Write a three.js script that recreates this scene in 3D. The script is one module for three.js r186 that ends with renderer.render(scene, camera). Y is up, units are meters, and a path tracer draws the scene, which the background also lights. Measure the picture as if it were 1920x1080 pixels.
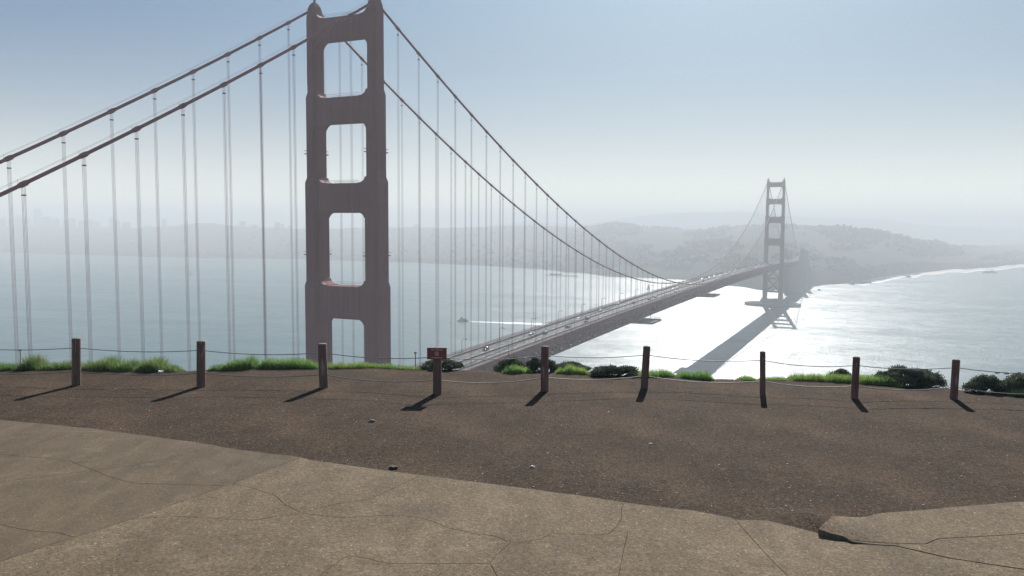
import * as THREE from 'three';
import { mergeGeometries, mergeVertices, toCreasedNormals } from 'three/addons/utils/BufferGeometryUtils.js';

// ------------------------------------------------------------------ camera, sky, sun, exposure
const scene = new THREE.Scene();
const CAM_Y = 3.5, CAM_ELEV = 145.733, SEA = CAM_Y - CAM_ELEV;      // y = 0 is the gravel terrace, the eye stands 145.7 m above the sea
const FOCAL = 1528.2;                                              // in photograph pixels (1920 wide)
const camera = new THREE.PerspectiveCamera(2 * Math.atan(540 / FOCAL) * 180 / Math.PI, 1920 / 1080, 0.1, 60000);
camera.position.set(0, CAM_Y, 0);
camera.rotation.order = 'YXZ';
camera.rotation.set(-0.0786975, 0, 0.00555);
camera.updateMatrixWorld(true);
scene.add(camera);

const SUN = new THREE.Vector3(0.3849, 1, -1.4635).normalize();
const renderer = new THREE.WebGLRenderer({ antialias: true });
renderer.toneMapping = THREE.LinearToneMapping;
renderer.toneMappingExposure = 1.95;
renderer.shadowMap.enabled = true;

function skyColor(x, y, z, out) {
  const el = Math.asin(Math.max(-1, Math.min(1, y))) * 180 / Math.PI;
  const c = x * SUN.x + y * SUN.y + z * SUN.z;
  const ang = Math.acos(Math.max(-1, Math.min(1, c))) * 180 / Math.PI;
  const h = Math.exp(-Math.max(0, el) / 4.6), h2 = Math.exp(-Math.max(0, el) / 40);
  const glow = 0.58 * Math.exp(-ang / 18) + 0.30 * Math.exp(-ang / 7);
  const zen = [0.006, 0.058, 0.150], mid = [0.004, 0.014, 0.03], hor = [0.68, 0.59, 0.33];
  const tint = [0.95, 1.05, 0.95];
  for (let i = 0; i < 3; i++) out[i] = zen[i] + mid[i] * h2 + hor[i] * h + glow * tint[i];
}
{
  const W = 512, H = 256, data = new Float32Array(W * H * 4), c = [0, 0, 0];
  for (let j = 0; j < H; j++) for (let i = 0; i < W; i++) {
    const el = ((j + 0.5) / H - 0.5) * Math.PI, az = ((i + 0.5) / W - 0.5) * 2 * Math.PI;
    skyColor(Math.cos(el) * Math.cos(az), Math.sin(el), Math.cos(el) * Math.sin(az), c);
    data.set([c[0], c[1], c[2], 1], (j * W + i) * 4);
  }
  const sky = new THREE.DataTexture(data, W, H, THREE.RGBAFormat, THREE.FloatType);
  sky.mapping = THREE.EquirectangularReflectionMapping;
  sky.magFilter = sky.minFilter = THREE.LinearFilter;
  sky.needsUpdate = true;
  scene.background = sky; scene.environment = sky;
}
const sun = new THREE.DirectionalLight(new THREE.Color(1.0, 0.96, 0.91), 5.0);
sun.position.copy(SUN).multiplyScalar(2500);
sun.castShadow = true;
Object.assign(sun.shadow.camera, { left: -1500, right: 1500, top: 1500, bottom: -1500, near: 1, far: 6000 });
sun.shadow.mapSize.set(4096, 4096);
scene.add(sun); scene.add(sun.target);
scene.fog = new THREE.FogExp2(new THREE.Color().setRGB(0.905, 0.968, 0.992), 3.9e-4);

// ------------------------------------------------------------------ helpers
function rng(seed) { let a = seed >>> 0; return () => { a = (a + 0x6D2B79F5) | 0; let t = Math.imul(a ^ (a >>> 15), 1 | a); t = (t + Math.imul(t ^ (t >>> 7), 61 | t)) ^ t; return ((t ^ (t >>> 14)) >>> 0) / 4294967296; }; }
function hash2(x, y, s) { let h = Math.imul(x | 0, 374761393) + Math.imul(y | 0, 668265263) + Math.imul(s | 0, 1274126177); h = Math.imul(h ^ (h >>> 13), 1274126177); return ((h ^ (h >>> 16)) >>> 0) / 4294967296; }
function vnoise(x, y, s = 0, per = 0) {                             // value noise; per = period in cells
  let xi = Math.floor(x), yi = Math.floor(y); const fx = x - xi, fy = y - yi, u = fx * fx * (3 - 2 * fx), v = fy * fy * (3 - 2 * fy);
  let x1 = xi + 1, y1 = yi + 1;
  if (per) { const m = (a) => ((a % per) + per) % per; xi = m(xi); yi = m(yi); x1 = m(x1); y1 = m(y1); }
  const a = hash2(xi, yi, s), b = hash2(x1, yi, s), c = hash2(xi, y1, s), d = hash2(x1, y1, s);
  return a + (b - a) * u + (c - a) * v + (a - b - c + d) * u * v;
}
function fbm(x, y, oct = 4, s = 0, per = 0) { let r = 0, a = 0.5, n = 0, f = 1; for (let i = 0; i < oct; i++) { r += a * vnoise(x * f, y * f, s + i * 17, per * f); n += a; a *= 0.5; f *= 2; } return r / n; }
const lerp = (a, b, t) => a + (b - a) * t, clamp = (x, a, b) => Math.min(b, Math.max(a, x)), smooth = (t) => t * t * (3 - 2 * t);
function interp(pts, x) { if (x <= pts[0][0]) return pts[0][1]; for (let i = 1; i < pts.length; i++) if (x <= pts[i][0]) { const t = (x - pts[i - 1][0]) / (pts[i][0] - pts[i - 1][0]); return lerp(pts[i - 1][1], pts[i][1], t); } return pts[pts.length - 1][1]; }

const _v = new THREE.Vector3();
function ray(px, py) { return new THREE.Vector3((px - 960) / FOCAL, (540 - py) / FOCAL, -1).applyMatrix4(new THREE.Matrix4().extractRotation(camera.matrixWorld)); }
function onLevel(px, py, y = 0) { const d = ray(px, py), t = (y - CAM_Y) / d.y; return new THREE.Vector3(d.x * t, y, d.z * t); }
function atDist(px, py, D) { const d = ray(px, py), t = D / Math.hypot(d.x, d.z); return new THREE.Vector3(d.x * t, CAM_Y + d.y * t, d.z * t); }
function project(v) { _v.copy(v).applyMatrix4(camera.matrixWorldInverse); return [960 - FOCAL * _v.x / _v.z, 540 + FOCAL * _v.y / _v.z]; }

const taken = {};
function numbered(n) { const k = taken[n] = (taken[n] ?? -1) + 1; return k ? `${n}_${String(k).padStart(3, '0')}` : n; }
function tag(o, label, category, group, kind) { o.userData = { ...o.userData, label, category }; if (group) o.userData.group = group; if (kind) o.userData.kind = kind; return o; }
function mesh(name, geo, mat, parent) { const m = new THREE.Mesh(Array.isArray(geo) ? mergeGeometries(geo.map((g) => g.index ? g.toNonIndexed() : g).map(bare)) : geo, mat); m.castShadow = m.receiveShadow = true; m.name = parent ? name : numbered(name); (parent || scene).add(m); return m; }
function bare(g) { for (const k of Object.keys(g.attributes)) if (!['position', 'normal', 'uv'].includes(k)) g.deleteAttribute(k); if (!g.attributes.uv) g.setAttribute('uv', new THREE.BufferAttribute(new Float32Array(g.attributes.position.count * 2), 2)); return g; }
function thing(name, label, category, pos = [0, 0, 0], turn = 0, group) { const o = new THREE.Group(); o.name = numbered(name); o.position.set(...pos); o.rotation.y = turn; scene.add(o); return tag(o, label, category, group); }
function copyOf(root, label, group) { const r = root.clone(); r.userData = { ...root.userData }; r.name = numbered(root.name.replace(/_\d{3}$/, '')); scene.add(r); if (label) r.userData.label = label; if (group) r.userData.group = group; return r; }
function structure(o) { o.userData.kind = 'structure'; return o; }
function box(x0, x1, y0, y1, z0, z1) { return new THREE.BoxGeometry(x1 - x0, y1 - y0, z1 - z0).translate((x0 + x1) / 2, (y0 + y1) / 2, (z0 + z1) / 2); }
function bar(a, b, r, sides = 6, r2 = r) { const A = new THREE.Vector3(...a), B = new THREE.Vector3(...b), d = B.clone().sub(A), L = d.length(); const g = new THREE.CylinderGeometry(r2, r, L, sides, 1); g.translate(0, L / 2, 0); g.applyQuaternion(new THREE.Quaternion().setFromUnitVectors(new THREE.Vector3(0, 1, 0), d.normalize())); return g.translate(A.x, A.y, A.z); }
function beam(a, b, w, h) { const A = new THREE.Vector3(...a), B = new THREE.Vector3(...b); const L = A.distanceTo(B), g = new THREE.BoxGeometry(w, h, L), m = new THREE.Matrix4().lookAt(A, B, Math.abs(B.y - A.y) > 0.98 * L ? new THREE.Vector3(1, 0, 0) : new THREE.Vector3(0, 1, 0)); m.setPosition(A.clone().add(B).multiplyScalar(0.5)); return g.applyMatrix4(m); }
function loft(polys) {                                              // polys: [[y, [[x, z], ...]], ...] convex-ish rings, capped
  const pos = [], push = (a, b, c) => pos.push(...a, ...b, ...c), n = polys[0][1].length, P = (k, i) => { const p = polys[k][1][(i + n) % n]; return [p[0], polys[k][0], p[1]]; };
  for (let k = 0; k + 1 < polys.length; k++) for (let i = 0; i < n; i++) { push(P(k, i), P(k + 1, i), P(k, i + 1)); push(P(k, i + 1), P(k + 1, i), P(k + 1, i + 1)); }
  const K = polys.length - 1;
  for (const [k, f] of [[0, 0], [K, 1]]) { const tri = THREE.ShapeUtils.triangulateShape(polys[k][1].map((p) => new THREE.Vector2(p[0], p[1])), []); for (const t of tri) { const q = t.map((i) => P(k, i)); const ny = (q[1][2] - q[0][2]) * (q[2][0] - q[0][0]) - (q[1][0] - q[0][0]) * (q[2][2] - q[0][2]); if ((ny > 0) === !!f) push(q[0], q[1], q[2]); else push(q[0], q[2], q[1]); } }
  const g = new THREE.BufferGeometry(); g.setAttribute('position', new THREE.Float32BufferAttribute(pos, 3)); g.computeVertexNormals(); return bare(g);
}
function extr(pts, depth, bevel = 0) { const s = new THREE.Shape(pts.map((p) => new THREE.Vector2(p[0], p[1]))); return new THREE.ExtrudeGeometry(s, { depth, bevelEnabled: bevel > 0, bevelSize: bevel, bevelThickness: bevel, bevelSegments: 2, steps: 1, curveSegments: 8 }); }

function tex(size, fn, srgb = true) {
  const d = new Uint8Array(size * size * 4), c = [0, 0, 0];
  for (let j = 0; j < size; j++) for (let i = 0; i < size; i++) { fn(i / size, j / size, c, i, j); const k = (j * size + i) * 4; d[k] = clamp(c[0], 0, 1) * 255; d[k + 1] = clamp(c[1], 0, 1) * 255; d[k + 2] = clamp(c[2], 0, 1) * 255; d[k + 3] = 255; }
  const t = new THREE.DataTexture(d, size, size); t.wrapS = t.wrapT = THREE.RepeatWrapping; t.magFilter = THREE.LinearFilter; t.minFilter = THREE.LinearMipmapLinearFilter; t.generateMipmaps = true; if (srgb) t.colorSpace = THREE.SRGBColorSpace; t.needsUpdate = true; return t;
}
function std(r, g, b, rough = 0.8, metal = 0, extra = {}) { return new THREE.MeshStandardMaterial({ color: new THREE.Color().setRGB(r, g, b), roughness: rough, metalness: metal, ...extra }); }

// ------------------------------------------------------------------ materials
const M = {};
{
  // loose gravelly dirt: uv in metres, tile 3 m
  const S = 1024;
  const hgt = new Float32Array(S * S);
  for (let j = 0; j < S; j++) for (let i = 0; i < S; i++) { const u = i / S, v = j / S; hgt[j * S + i] = 0.45 * vnoise(u * 256, v * 256, 3, 256) + 0.35 * vnoise(u * 128, v * 128, 9, 128) + 0.2 * fbm(u * 16, v * 16, 3, 21, 16); }
  const col = tex(S, (u, v, c, i, j) => {
    const big = fbm(u * 4, v * 4, 3, 5, 4), f = hgt[j * S + i], sp = hash2(i >> 1, j >> 1, 77), sp2 = hash2(i, j, 41);
    const cl = hash2(i >> 3, j >> 3, 61), cm = vnoise(u * 90, v * 90, 51, 90); let k = 0.70 + 0.30 * (f - 0.5) * 2 + 0.28 * (big - 0.5) + 0.22 * (sp2 - 0.5) + 0.20 * (cl - 0.5) + 0.20 * (cm - 0.5);
    let r = 0.348 * k, g = 0.286 * k, b = 0.230 * k;
    if (sp > 0.99) { r += 0.16; g += 0.15; b += 0.13; } else if (sp < 0.03) { r *= 0.75; g *= 0.75; b *= 0.78; } else if (sp > 0.9 && sp < 0.93) { r *= 1.18; g *= 1.02; b *= 0.9; }
    c[0] = r; c[1] = g; c[2] = b;
  });
  const bmp = tex(S, (u, v, c, i, j) => { c[0] = c[1] = c[2] = hgt[j * S + i]; }, false);
  M.dirt = new THREE.MeshPhysicalMaterial({ map: col, bumpMap: bmp, bumpScale: 0.010, roughness: 1, specularIntensity: 0.12 });
}
{
  const S = 1024;                                                   // weathered concrete, tile 4 m
  const mk = (tone, seed, agg) => tex(S, (u, v, c, i, j) => {
    const big = fbm(u * 3, v * 3, 4, seed, 3), m = fbm(u * 24, v * 8, 3, seed + 3, 0 || 24), g = hash2(i, j, seed), q = hash2(i >> 1, j >> 1, seed + 8);
    const cg = vnoise(u * 170, v * 170, seed + 71, 170), ch = hash2(i >> 2, j >> 2, seed + 5); let k = tone * (0.87 + 0.17 * (big - 0.5) + 0.18 * (m - 0.5) + agg * (g - 0.5) + agg * 1.5 * (cg - 0.5) + agg * 1.1 * (ch - 0.5)); if (ch > 0.993) k *= 1.35; else if (ch < 0.006) k *= 0.72;
    let r = 0.42 * k, gg = 0.363 * k, b = 0.288 * k;
    if (q > 0.9965) { r += 0.16; gg += 0.16; b += 0.15; } else if (q < 0.004) { r *= 0.5; gg *= 0.5; b *= 0.5; } else if (q > 0.985) { r += 0.06; gg += 0.055; b += 0.04; }
    const stain = clamp((fbm(u * 5, v * 5, 4, seed + 31, 5) - 0.6) * 5, 0, 1); r *= 1 - 0.07 * stain; gg *= 1 - 0.07 * stain; b *= 1 - 0.06 * stain;
    const lime = clamp((fbm(u * 7, v * 20, 4, seed + 51, 0) - 0.66) * 6, 0, 1); r += 0.03 * lime; gg += 0.033 * lime; b += 0.036 * lime;
    c[0] = r; c[1] = gg; c[2] = b;
  });
  const bmp = tex(S, (u, v, c, i, j) => { c[0] = c[1] = c[2] = 0.5 * hash2(i, j, 5) + 0.3 * vnoise(u * 256, v * 256, 7, 256) + 0.2 * vnoise(u * 40, v * 40, 8, 40); }, false);
  const a = mk(1.0, 11, 0.16), b = mk(0.9, 67, 0.09);
  M.conc = [a, b].map((map) => new THREE.MeshPhysicalMaterial({ map, bumpMap: bmp, bumpScale: 0.003, roughness: 0.95, specularIntensity: 0.25 }));
}
{
  const S = 1024, T = 1;                                            // wind-ruffled water, tile 320 m
  const bmp = tex(S, (u, v, c) => {
    const wx = u + 0.02 * vnoise(u * 8, v * 8, 2, 8), wy = v + 0.02 * vnoise(u * 8, v * 8, 4, 8);
    let h = 0.38 * vnoise(wx * 128, wy * 96, 1, 0) + 0.30 * vnoise(u * 192, v * 256, 6, 0) + 0.22 * vnoise(u * 48, v * 64, 8, 0) + 0.10 * vnoise(u * 12, v * 24, 10, 0);
    c[0] = c[1] = c[2] = h;
  }, false);
  const rough = tex(512, (u, v, c) => { const s = fbm(u * 5, v * 26, 5, 91, 0), d = fbm(u * 40, v * 60, 3, 17, 0); const e = vnoise(u * 150, v * 230, 37, 0); const k = clamp(0.5 + (s - 0.5) * 1.5 + (d - 0.5) * 1.1 + (e - 0.5) * 0.9, 0, 1); c[0] = c[1] = c[2] = 0.72 + 0.28 * k; }, false);
  bmp.repeat.set(1 / 160, 1 / 160); rough.repeat.set(1 / 1450, 1 / 1450); rough.rotation = 0.35; bmp.rotation = 0.21;
  M.water = new THREE.MeshPhysicalMaterial({ color: new THREE.Color().setRGB(0.022, 0.07, 0.08), roughness: 0.395, ior: 1.33, specularIntensity: 0.55, bumpMap: bmp, bumpScale: 0.42, roughnessMap: rough });
}
M.orange = new THREE.MeshPhysicalMaterial({ color: new THREE.Color().setRGB(0.155, 0.034, 0.036), roughness: 0.8, specularIntensity: 0.35 });                            // red-lead bridge paint
M.orangeRope = std(0.17, 0.06, 0.05, 0.7);
M.asphalt = new THREE.MeshPhysicalMaterial({ color: new THREE.Color().setRGB(0.095, 0.09, 0.088), roughness: 0.95, specularIntensity: 0.3 });
M.walk = new THREE.MeshPhysicalMaterial({ color: new THREE.Color().setRGB(0.16, 0.135, 0.12), roughness: 0.95, specularIntensity: 0.3 });
M.lane = std(0.72, 0.71, 0.66, 0.6);
M.pierConc = std(0.21, 0.2, 0.185, 0.95);
M.barrier = std(0.16, 0.15, 0.14, 0.8);
M.steel = std(0.42, 0.41, 0.40, 0.38, 0.9);
M.wire = std(0.16, 0.155, 0.15, 0.62, 0.45);
M.lampMetal = std(0.18, 0.085, 0.06, 0.6);
M.tarp = std(0.16, 0.11, 0.10, 0.9);

// ------------------------------------------------------------------ setting: the gravel terrace and the bluff below it
const lipPix = [[-500, 694], [0, 695], [140, 690], [280, 693], [345, 700], [385, 695], [560, 690], [700, 690], [800, 695], [900, 697], [1000, 697], [1150, 705], [1250, 706], [1340, 711], [1400, 711], [1500, 710], [1700, 723], [1770, 727], [1850, 735], [1920, 737], [2400, 760]];
const lipXZ = lipPix.map(([x, y]) => { const p = onLevel(x, y, 0); return [p.x, p.z]; });
const lipZ = (x) => interp(lipXZ, x) + 0.25 * (vnoise(x * 1.3, 0, 4) - 0.5);
const heave = onLevel(1538, 968, 0.1);
function groundY(x, z) { const lz = lipZ(x), s = lz - z; let y = 0.05 * (fbm(x * 0.35 + 9, z * 0.35, 3, 12) - 0.5) + 0.018 * (vnoise(x * 2.3, z * 2.3, 19) - 0.5); y += 0.12 * Math.exp(-((x - heave.x) ** 2 + (z - heave.z) ** 2) / 0.045); if (s > 0) { const R = 1.1, k = 0.95; y -= s < R * k ? s * s / (2 * R) : R * k * k / 2 + (s - R * k) * k; y += clamp(s * 0.15, 0, 4) * (fbm(x * 0.12, z * 0.12, 4, 33) - 0.5); } return Math.max(y, SEA - 8); }
{
  const xs = []; for (let x = -60; x <= 60.01; x += Math.abs(x) < 14 ? 0.22 : 0.6) xs.push(x);
  const pos = [], uv = [], idx = [], fr = []; for (let k = 0; k <= 110; k++) fr.push(k / 110);
  const beyond = [0.15, 0.3, 0.5, 0.75, 1, 1.4, 2, 3, 4.5, 7, 10, 15, 22, 32, 45, 60, 80, 105, 130, 165, 200];
  const rows = fr.length + beyond.length;
  for (const x of xs) { const lz = lipZ(x); const zs = [...fr.map((f) => lerp(14, lz, f)), ...beyond.map((b) => lz - b)]; for (const z of zs) { pos.push(x, groundY(x, z), z); uv.push(x / 3, z / 3); } }
  for (let i = 0; i + 1 < xs.length; i++) for (let j = 0; j + 1 < rows; j++) { const a = i * rows + j, b = a + rows; idx.push(a, b, a + 1, b, b + 1, a + 1); }
  const g = new THREE.BufferGeometry(); g.setAttribute('position', new THREE.Float32BufferAttribute(pos, 3)); g.setAttribute('uv', new THREE.Float32BufferAttribute(uv, 2)); g.setIndex(idx); g.computeVertexNormals();
  structure(mesh('ground', g, M.dirt));
}

// sea: one sheet out to the horizon
{
  const g = new THREE.PlaneGeometry(26000, 22000, 1, 1); g.rotateX(-Math.PI / 2); g.translate(0, SEA, -6500);
  const p = g.attributes.position, u = g.attributes.uv; for (let i = 0; i < p.count; i++) u.setXY(i, p.getX(i), p.getZ(i));
  structure(mesh('sea', g, M.water));
}

// ------------------------------------------------------------------ far shore
const landKeys = [                                                  // photo column, shore row, then [distance, row] up to the ridge
  [-700, 470, [6200, 452], [7000, 436], [7800, 424]],
  [0, 474, [5000, 455], [5700, 440], [6600, 425]], [150, 478, [4500, 458], [5400, 441], [6400, 426]],
  [300, 482, [4100, 462], [4900, 443], [5800, 427]], [390, 484, [3950, 464], [4600, 442], [5400, 419]], [470, 485, [3850, 465], [4400, 444], [5200, 425]],
  [560, 486, [3750, 465], [4300, 446], [5000, 430]], [740, 492, [3400, 470], [4100, 447], [5000, 427]], [880, 497, [3200, 472], [3900, 448], [4900, 427]],
  [990, 503, [3000, 475], [3700, 450], [4700, 424]], [1080, 511, [2800, 482], [3400, 452], [4300, 426]], [1150, 519, [2650, 482], [3300, 452], [4200, 420]],
  [1230, 522, [2550, 480], [3200, 452], [4100, 425]], [1310, 526, [2450, 476], [3000, 455], [4000, 430]], [1380, 537, [2280, 482], [2850, 456], [3900, 426]],
  [1440, 545, [2150, 488], [2800, 456], [3800, 421]], [1500, 541, [2180, 487], [2800, 457], [3600, 423]], [1560, 533, [2320, 488], [2850, 460], [3500, 425]],
  [1620, 530, [2400, 494], [2850, 466], [3400, 427]], [1690, 517, [2680, 490], [3050, 466], [3600, 441]], [1740, 512, [2900, 491], [3250, 471], [3800, 451]],
  [1800, 507, [3150, 493], [3550, 477], [4200, 461]], [1850, 504, [3330, 493], [3750, 479], [4600, 465]], [1920, 498, [3750, 490], [4300, 478], [5500, 464]], [2500, 482, [5600, 475], [6500, 466], [7800, 455]]];
const keyPts = landKeys.map(([px, sy, ...rest]) => {
  const s = onLevel(px, sy, SEA), D0 = Math.hypot(s.x, s.z), L = [[D0 - 25, SEA - 6], [D0, SEA + 0.6]];
  for (const [D, y] of rest) { const p = atDist(px, y, D); L.push([D, p.y]); }
  const [Dr, yr] = L[4]; L.push([Dr * 1.12, SEA + (yr - SEA) * 0.72], [Dr * 1.4, SEA + 25]);
  const d = ray(px, 420); return { px, L, az: Math.atan2(d.x, -d.z) };
});
function landAt(px, t) {                                            // t: 0 at the sea edge .. 4 at the ridge .. 6 far behind
  let k = 0; while (k + 2 < keyPts.length && px > keyPts[k + 1].px) k++;
  const A = keyPts[k], B = keyPts[k + 1], w = clamp((px - A.px) / (B.px - A.px), 0, 1), ws = w * 0.5 + smooth(w) * 0.5;
  const i = Math.min(5, Math.floor(t)), f = t - i, e = i === 1 ? Math.pow(f, 0.7) : i === 3 ? Math.sin(f * Math.PI / 2) * 0.5 + f * 0.5 : f;
  const D = lerp(lerp(A.L[i][0], A.L[i + 1][0], f), lerp(B.L[i][0], B.L[i + 1][0], f), ws);
  let y = lerp(lerp(A.L[i][1], A.L[i + 1][1], e), lerp(B.L[i][1], B.L[i + 1][1], e), ws);
  const az = lerp(A.az, B.az, w), x = D * Math.sin(az), z = -D * Math.cos(az);
  const rug = clamp(t - 0.9, 0, 1), up = clamp((y - SEA) / 80, 0, 1);
  const Dn = D + rug * 30 * (fbm(x / 160, z / 160, 3, 61) - 0.5) * 2 + clamp(1.2 - Math.abs(t - 0.8), 0, 1) * 34 * (fbm(x / 90, z / 90, 4, 44) - 0.5);
  y += rug * (34 * (fbm(x / 330, z / 330, 4, 51) - 0.5) * up + 9 * (fbm(x / 45, z / 45, 3, 71) - 0.5));
  return new THREE.Vector3(Dn * Math.sin(az), y, -Dn * Math.cos(az));
}
M.land = new THREE.MeshPhysicalMaterial({ roughness: 1, specularIntensity: 0.1, map: tex(512, (u, v, c) => { const a = fbm(u * 10, v * 10, 5, 15, 10), b = fbm(u * 30, v * 30, 3, 25, 30); const k = clamp((a - 0.42) * 4, 0, 1); c[0] = lerp(0.15, 0.18, k) + 0.08 * (b - 0.5); c[1] = lerp(0.18, 0.20, k) + 0.08 * (b - 0.5); c[2] = lerp(0.13, 0.15, k) + 0.08 * (b - 0.5); }) });
const landGrid = [];
{
  const pos = [], uv = [], idx = [], ts = []; for (let t = 0; t <= 6.001; t += t < 1 ? 0.25 : t < 4.5 ? 0.075 : 0.25) ts.push(t);
  const pxs = []; for (let p = -700; p <= 2500; p += 7) pxs.push(p);
  for (const p of pxs) for (const t of ts) { const v = landAt(p, t); landGrid.push(v); pos.push(v.x, v.y, v.z); uv.push(v.x / 700, v.z / 700); }
  const R = ts.length; for (let i = 0; i + 1 < pxs.length; i++) for (let j = 0; j + 1 < R; j++) { const a = i * R + j, b = a + R; idx.push(a, b, a + 1, b, b + 1, a + 1); }
  const g = new THREE.BufferGeometry(); g.setAttribute('position', new THREE.Float32BufferAttribute(pos, 3)); g.setAttribute('uv', new THREE.Float32BufferAttribute(uv, 2)); g.setIndex(idx); g.computeVertexNormals();
  structure(mesh('far_shore_terrain', g, M.land));
  // the high hills behind
  const far = [[-700, 432, 9500], [300, 433, 9000], [700, 430, 8500], [900, 425, 8000], [950, 419, 7800], [990, 415, 7600], [1040, 419, 7600], [1080, 422, 7800], [1130, 416, 8000], [1200, 405, 8000], [1260, 399, 8000], [1330, 398, 8000], [1390, 396, 8000], [1450, 402, 8200], [1530, 408, 8400], [1600, 408, 8400], [1660, 412, 8400], [1720, 421, 8600], [1800, 425, 9000], [1920, 427, 9500], [2500, 430, 10000]];
  const p2 = [], u2 = [], i2 = [], n = 9, cols = []; for (let p = -700; p <= 2500; p += 12) cols.push(p);
  for (const p of cols) { const y = interp(far.map((f) => [f[0], f[1]]), p), D = interp(far.map((f) => [f[0], f[2]]), p), top = atDist(p, y, D), d = ray(p, 420), az = Math.atan2(d.x, -d.z);
    for (let k = 0; k < n; k++) { const f = k / (n - 1), s = Math.sin(f * Math.PI), DD = D + (f - 0.5) * 2200, h = lerp(SEA + 10, top.y, s) + 14 * s * (fbm(p * 0.02, k * 0.9, 4, 8) - 0.5); p2.push(DD * Math.sin(az), h, -DD * Math.cos(az)); u2.push(DD * Math.sin(az) / 700, DD * Math.cos(az) / 700); } }
  for (let i = 0; i + 1 < cols.length; i++) for (let j = 0; j + 1 < n; j++) { const a = i * n + j, b = a + n; i2.push(a, b, a + 1, b, b + 1, a + 1); }
  const g2 = new THREE.BufferGeometry(); g2.setAttribute('position', new THREE.Float32BufferAttribute(p2, 3)); g2.setAttribute('uv', new THREE.Float32BufferAttribute(u2, 2)); g2.setIndex(i2); g2.computeVertexNormals();
  structure(mesh('far_hills', g2, M.land));
}
function landUnder(px, py) { let best = null, bd = 1e9; for (const v of landGrid) { const q = project(v), d = (q[0] - px) ** 2 + (q[1] - py) ** 2; if (d < bd) { bd = d; best = v; } } return best; }

// pale beach along the far right shore and a thin surf line
{
  const strip = (name, p0, p1, inner, outer, lift, mat, kind, label, cat, seed) => {
    const pos = [], uv = [], idx = []; let n = 0;
    for (let p = p0; p <= p1; p += 4, n++) { const a = landAt(p, 0.95), D = Math.hypot(a.x, a.z), az = Math.atan2(a.x, -a.z), w = smooth(clamp((p - p0) / 60, 0, 1)) * (0.55 + 0.9 * vnoise(p * 0.05, 1, seed)); for (const [e, h] of [[inner * w, lift[0]], [lerp(inner, outer, 0.5) * w, lift[1]], [outer * w, lift[2]]]) { pos.push((D + e) * Math.sin(az), SEA + h, -(D + e) * Math.cos(az)); uv.push(p * 0.4, e / 20); } }
    for (let i = 0; i + 1 < n; i++) for (let j = 0; j < 2; j++) { const a = i * 3 + j, b = a + 3; idx.push(a, b, a + 1, b, b + 1, a + 1); }
    const g = new THREE.BufferGeometry(); g.setAttribute('position', new THREE.Float32BufferAttribute(pos, 3)); g.setAttribute('uv', new THREE.Float32BufferAttribute(uv, 2)); g.setIndex(idx); g.computeVertexNormals();
    const m = mesh(name, g, mat); m.userData.kind = kind; if (label) { m.userData.label = label; m.userData.category = cat; } return m;
  };
  M.sand = std(0.62, 0.56, 0.47, 0.95); M.foam = std(0.85, 0.87, 0.88, 0.9);
  strip('beach', 1626, 2100, -100, 14, [0.12, 1.6, 4.5], M.sand, 'structure', null, null, 3);
  strip('surf', 1590, 2100, -103, -150, [0.22, 0.35, 0.18], M.foam, 'stuff', 'white surf breaking along the far beach', 'surf', 9);
}

// woods on the far headland
{
  const R = rng(5), N = 5200, base = new THREE.IcosahedronGeometry(1, 1), bp = base.attributes.position;
  for (let i = 0; i < bp.count; i++) { const k = 0.72 + 0.5 * hash2(Math.round(bp.getX(i) * 50), Math.round(bp.getY(i) * 50 + bp.getZ(i) * 31), 3); bp.setXYZ(i, bp.getX(i) * k, bp.getY(i) * k, bp.getZ(i) * k); } base.computeVertexNormals();
  const im = new THREE.InstancedMesh(base, std(0.045, 0.06, 0.035, 0.95), N), m = new THREE.Matrix4(), q = new THREE.Quaternion(), c = new THREE.Color();
  for (let i = 0; i < N; i++) {
    let px, t; if (i < 3800) { do { px = 1060 + R() * 860; t = 1.25 + R() * 3.0; } while (fbm(px * 0.012, t * 1.6, 3, 88) < 0.43); } else { px = -200 + R() * 1300; t = R() < 0.5 ? 1.02 + R() * 0.25 : 1 + R() * 3; }
    const v = landAt(px, t), s = 4 + R() * 4.5; q.setFromEuler(new THREE.Euler(0, R() * 6.3, 0));
    m.compose(new THREE.Vector3(v.x, v.y + s * 0.35, v.z), q, new THREE.Vector3(s * (0.8 + R() * 0.6), s * (0.8 + R() * 0.7), s * (0.8 + R() * 0.6))); im.setMatrixAt(i, m);
    const k = 0.85 + R() * 0.35; im.setColorAt(i, c.setRGB(k, k * (0.95 + R() * 0.15), k));
  }
  im.name = 'woodland'; scene.add(im); im.castShadow = im.receiveShadow = true; tag(im, 'dark hazy woods covering the far headland', 'woodland', null, 'stuff');
}

// ------------------------------------------------------------------ the bridge; bridge frame: x south along the deck, y above the sea, z west
const YAW = -0.432520247, BX = Math.sin(-YAW), BZ = Math.cos(YAW);
const B0 = (() => { const dx = 256.645566, dz = -188.151801; return new THREE.Vector3(dx * BX + dz * BZ, SEA, -(dx * BZ - dz * BX)); })();
const BTURN = Math.PI / 2 + YAW;
function b2w(x, y, z) { return new THREE.Vector3(x, y, z).applyAxisAngle(new THREE.Vector3(0, 1, 0), BTURN).add(B0); }
const SPAN = 1280.16, PANEL = 15.24, ZC = 13.716;
const roadY = (x) => x < 0 ? 76.3 + 0.0194 * x : x > SPAN ? 76.3 - 0.0194 * (x - SPAN) : 76.3 + 6.2 * (1 - ((x - SPAN / 2) / (SPAN / 2)) ** 2);
const cableY = (x) => { if (x >= 0 && x <= SPAN) return 84 + 143 * ((x - SPAN / 2) / (SPAN / 2)) ** 2; const t = (x < 0 ? -x : x - SPAN) / 343; return 227 * (1 - t) + 65.9 * t - 4 * 9.05 * t * (1 - t); };

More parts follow.
